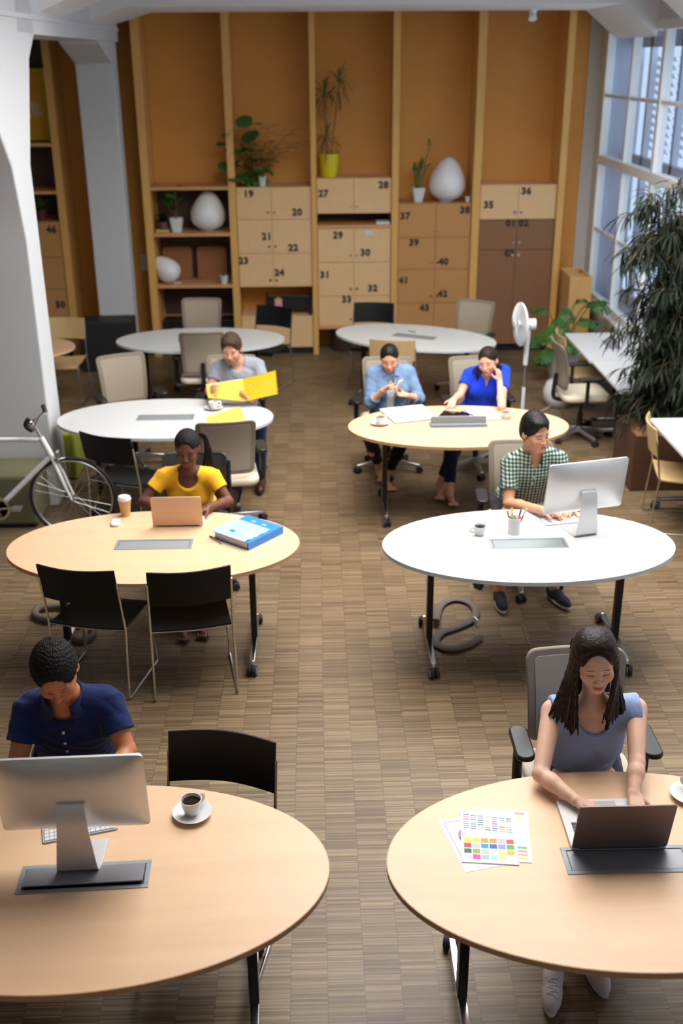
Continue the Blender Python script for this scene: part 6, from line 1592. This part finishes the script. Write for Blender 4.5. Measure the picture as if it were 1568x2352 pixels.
# 5 woman in denim shirt
def bun(HM, hs, hp, HE, Rm, j):
    o = cap_ops(HM, hs, hp, HE, .000, .070, -.075); o.append(('+', HE((0, -.125, .0), (.038, .034, .036)), .015))
    return o, noise_disp(.0008, 200), hair_mat('tied_dark_hair', HAIR_BLACK, .35), .0040
J = dict(N=at(896, 851, Y=8.98), P=V(.63, 8.98, .57), head=at(894, 823, Y=8.93), SL=at(855, 859, Y=9.0), SR=at(938, 856, Y=9.0),
         EL=at(850, 925, Y=8.86), ER=at(962, 916, Y=8.88), WL=at(878, 897, Y=8.77), WR=at(934, 908, Y=8.76),
         HL=V(.54, 8.94, .54), HR=V(.72, 8.94, .54), KL=V(.42, 8.56, .54), KR=V(.74, 8.53, .55), AL=V(.535, 8.93, .09), AR=V(.58, 8.72, .085))
def inner_top(N, P, u, xv, fv, TR, nb, nr, j):
    return [('-', rc(N-u*.02+fv*.10, P+u*.0+fv*.17-xv*.01, .022, .060), .006)]
def denim_extra(t, j, hp):
    N, P = j['N'], j['P']; u = (N-P).normalized(); xv = (j['SR']-j['SL']).normalized(); fv = xv.cross(u).normalized(); TR = Matrix((u.cross(fv).normalized()*-1*-1, fv, u)).transposed(); L = (N-P).length; s = .93; g = .006
    o = [('+', el(P+u*L*.55+fv*.015, (.12, .095*s+g, L*.34), TR), 0), ('+', el(P+u*L*.28+fv*.012, (.118*s, .100*s+g, L*.34), TR), .05), ('+', el(P+u*.01, (.15, .125*s+g, .12), TR), .05)]
    for q in (-1, 1): o.append(('+', el(P+u*L*.60+xv*q*.070*s+fv*.078*s, (.058*s+g, .050*s+g, .060*s+g), TR), .035))
    o += [('-', el(N-u*.03+fv*.10, (.06, .13, .075), TR), .006), ('-', rb(P-u*.14, (.4, .4, .12), TR), .004)]
    sdf_mesh('undershirt', o, .004, mt('paper'), t, fold(.002, 4))
make_person('woman in light denim shirt looking down at a white device', dict(key='denim', J=J, male=False, s=.95, h=.0044, head=(180-6, 18, 2), skin=(222, 166, 132), lips=(176, 92, 88), brow=(24, 18, 16),
    handL=(V(.75, -.15, .62), V(.5, -.4, -.6), 1, (.5, .6, .5), dict(index=(.1, .2, .1))), handR=(V(-.92, .0, .12), V(-.1, -.25, 1), 1, (.5, .7, .5), {}), footL=V(.1, -1, 0), footR=V(.3, -1, 0), sleeve=1.42, neck=dict(r=.020), top_name='denim_shirt', top_extra=inner_top,
    top_mat=cloth_mat('light_denim', (116, 142, 174), .14), ease=.020, fold=.004, seed=21, hem=-.03, collar=1, leg_mat=blacktr, cuff=.78, hair=bun, extra=denim_extra))
t = thing('tablet', 'white device in the hands of the woman in denim shirt', 'tablet', at(912, 893, Y=8.79))
_n = V(-.82, .42, .38).normalized(); _l = V(.42, -.10, .90); _l = (_l-_n*_l.dot(_n)).normalized(); t.rotation_euler = Matrix((_l.cross(_n), _l, _n)).transposed().to_euler(); MB().prism(rrect(.10, .165, .012), -.006, .006).build('body', mt('key'), t, 0, .001); MB().prism(rrect(.088, .150, .006), .0061, .0068).build('screen', mt('coffee'), t, 0)

# 6 woman in royal blue t-shirt
def ponytail(HM, hs, hp, HE, Rm, j):
    o = cap_ops(HM, hs, hp, HE, .001, .068, -.08); r = random.Random(6); roots = []
    for q, dx in ((-1, .07), (1, -.055)):
        for i in range(14):
            e = j['N']+V(dx*1.5+r.uniform(-.03, .03), -.02+r.uniform(-.05, .03), -.05+r.uniform(-.05, .03))
            roots.append([Vector(hp(q*.055, -.09, 0)), Vector(hp(q*.075, -.06, -.06)), e+V(r.uniform(-.02, .02), 0, .06), e])
    o += strands(hp, roots, .009, .005, .003); return o, noise_disp(.0014, 230), hair_mat('curly_brown_hair', HAIR_DBROWN, .5), .0040
J = dict(N=at(1116, 850, Y=8.92), P=V(1.42, 9.02, .575), head=at(1120, 829, Y=8.86), SL=at(1078, 858, Y=8.95), SR=at(1156, 854, Y=8.95),
         EL=at(1056, 908, Y=8.84), ER=at(1152, 934, Z=.772), WL=at(1042, 917, Z=.80), WR=at(1147, 874, Y=8.76),
         HL=V(1.33, 8.99, .55), HR=V(1.50, 8.99, .55), KL=V(1.12, 8.55, .54), KR=V(1.24, 8.56, .62), AL=V(1.10, 8.37, .085), AR=V(1.03, 8.50, .09))
make_person('woman in royal blue v-neck t-shirt resting her face on one hand', dict(key='royal', J=J, male=False, s=.95, h=.0044, head=(180-26, 12, 8), skin=(226, 174, 146), lips=(176, 88, 88), brow=(32, 22, 20),
    handL=(V(-.35, -.85, -.38), V(-.2, .3, -1), -1, (.2, .35, .3), dict(index=(.05, .1, .1))), handR=(V(-.16, .12, 1), V(-.5, .6, -.1), 1, (.55, .8, .6), dict(index=(.1, .25, .2))), footL=V(.1, -1, 0), footR=V(-.1, -1, 0), sleeve=.52,
    neck=dict(r=.022, vee=(.115, .034)), top_name='t_shirt', top_mat=cloth_mat('royal_blue_jersey', (28, 66, 214), .08), ease=.012, fold=.003, seed=31, leg_mat=denim, cuff=.86, hair=ponytail))

# 7 man in grey t-shirt reading a yellow folder
def tousled(HM, hs, hp, HE, Rm, j):
    o = cap_ops(HM, hs, hp, HE, .005, .074, -.055, top_extra=.008); o.insert(2, ('+', HE((-.01, .05, .092), (.060, .045, .032)), .02))
    return o, noise_disp(.0035, 150), hair_mat('brown_hair', HAIR_BROWN, .6), .0040
J = dict(N=at(546, 833, Y=9.06), P=V(-.71, 9.16, .595), head=at(531, 802, Y=9.0), SL=at(502, 842, Y=9.1), SR=at(591, 838, Y=9.1),
         EL=at(481, 897, Y=8.98), ER=at(608, 890, Y=8.96), WL=at(486, 906, Y=8.80), WR=at(580, 919, Y=8.76),
         HL=V(-.80, 9.12, .56), HR=V(-.62, 9.12, .56), KL=V(-.84, 8.72, .54), KR=V(-.52, 8.72, .54), AL=V(-.80, 8.72, .105), AR=V(-.513, 8.70, .105))
make_person('man in grey t-shirt reading an open yellow folder', dict(key='grey', J=J, s=1.0, h=.0044, head=(180-8, 14, 2), skin=(214, 158, 130), lips=(172, 108, 96), brow=(52, 36, 28),
    handL=(V(.1, -.55, .75), V(.9, .2, 0), -1, (.5, .6, .5), {}), handR=(V(-.7, -.4, .4), V(.2, .4, .9), 1, (.4, .5, .4), {}), footL=V(-.1, -1, 0), footR=V(0, -1, 0), sleeve=.55, neck=dict(r=.020, scoop=(.0, .06, .040)), top_name='t_shirt',
    top_mat=cloth_mat('grey_jersey', (150, 154, 162), .12), ease=.012, fold=.003, seed=41, leg_mat=cloth_mat('blue_jeans', (34, 44, 78)), shoe=dict(mat=plain('brown_leather', lin((70, 38, 30)), .3), sole=mt('rubber'), high=True), hair=tousled,
    spots=[((0, .06, -.085), (.055, .06, .035), lin((120, 88, 76)), .4, .5)]))
A0, A1, B0, B1, C0, C1 = at(473, 884, Y=8.80), at(478, 914, Y=8.70), at(556, 871, Y=8.86), at(562, 922, Y=8.70), at(633, 851, Y=8.80), at(638, 905, Y=8.70)
o0 = at(556, 895, Y=8.8); t = thing('ring_binder', 'open yellow folder held by the man in grey t-shirt', 'binder', o0)
def slab(mb, q, th=.003, off=0.0):
    n = (q[1]-q[0]).cross(q[3]-q[0]).normalized(); v = [p-o0+n*off for p in q]; mb.add([p for p in v]+[p+n*th for p in v], [(3, 2, 1, 0), (4, 5, 6, 7), (0, 1, 5, 4), (1, 2, 6, 5), (2, 3, 7, 6), (3, 0, 4, 7)]); return n
m_ = MB(); slab(m_, [A0, A1, B1, B0]); m_.build('cover', mt('yellow_card'), t, 0)
m_ = MB(); nn = slab(m_, [B0, B1, C1, C0]); m_.build('cover', mt('yellow_card'), t, 0)
up_ = V(0, .012, .010); m_ = MB(); slab(m_, [A0+V(0, 0, .006), A1, B1, B0+V(0, 0, .006)], .008, -.0105); m_.build('pages', mt('paper'), t, 0)
for f_ in (.35, .62):
    p = (B0*(1-f_)+B1*f_)*.78+(C0*(1-f_)+C1*f_)*.22-o0; MB().box(p+V(0, -.004, 0), (.026, .006, .010)).build('ring_eyelet', mt('chrome'), t, 0)
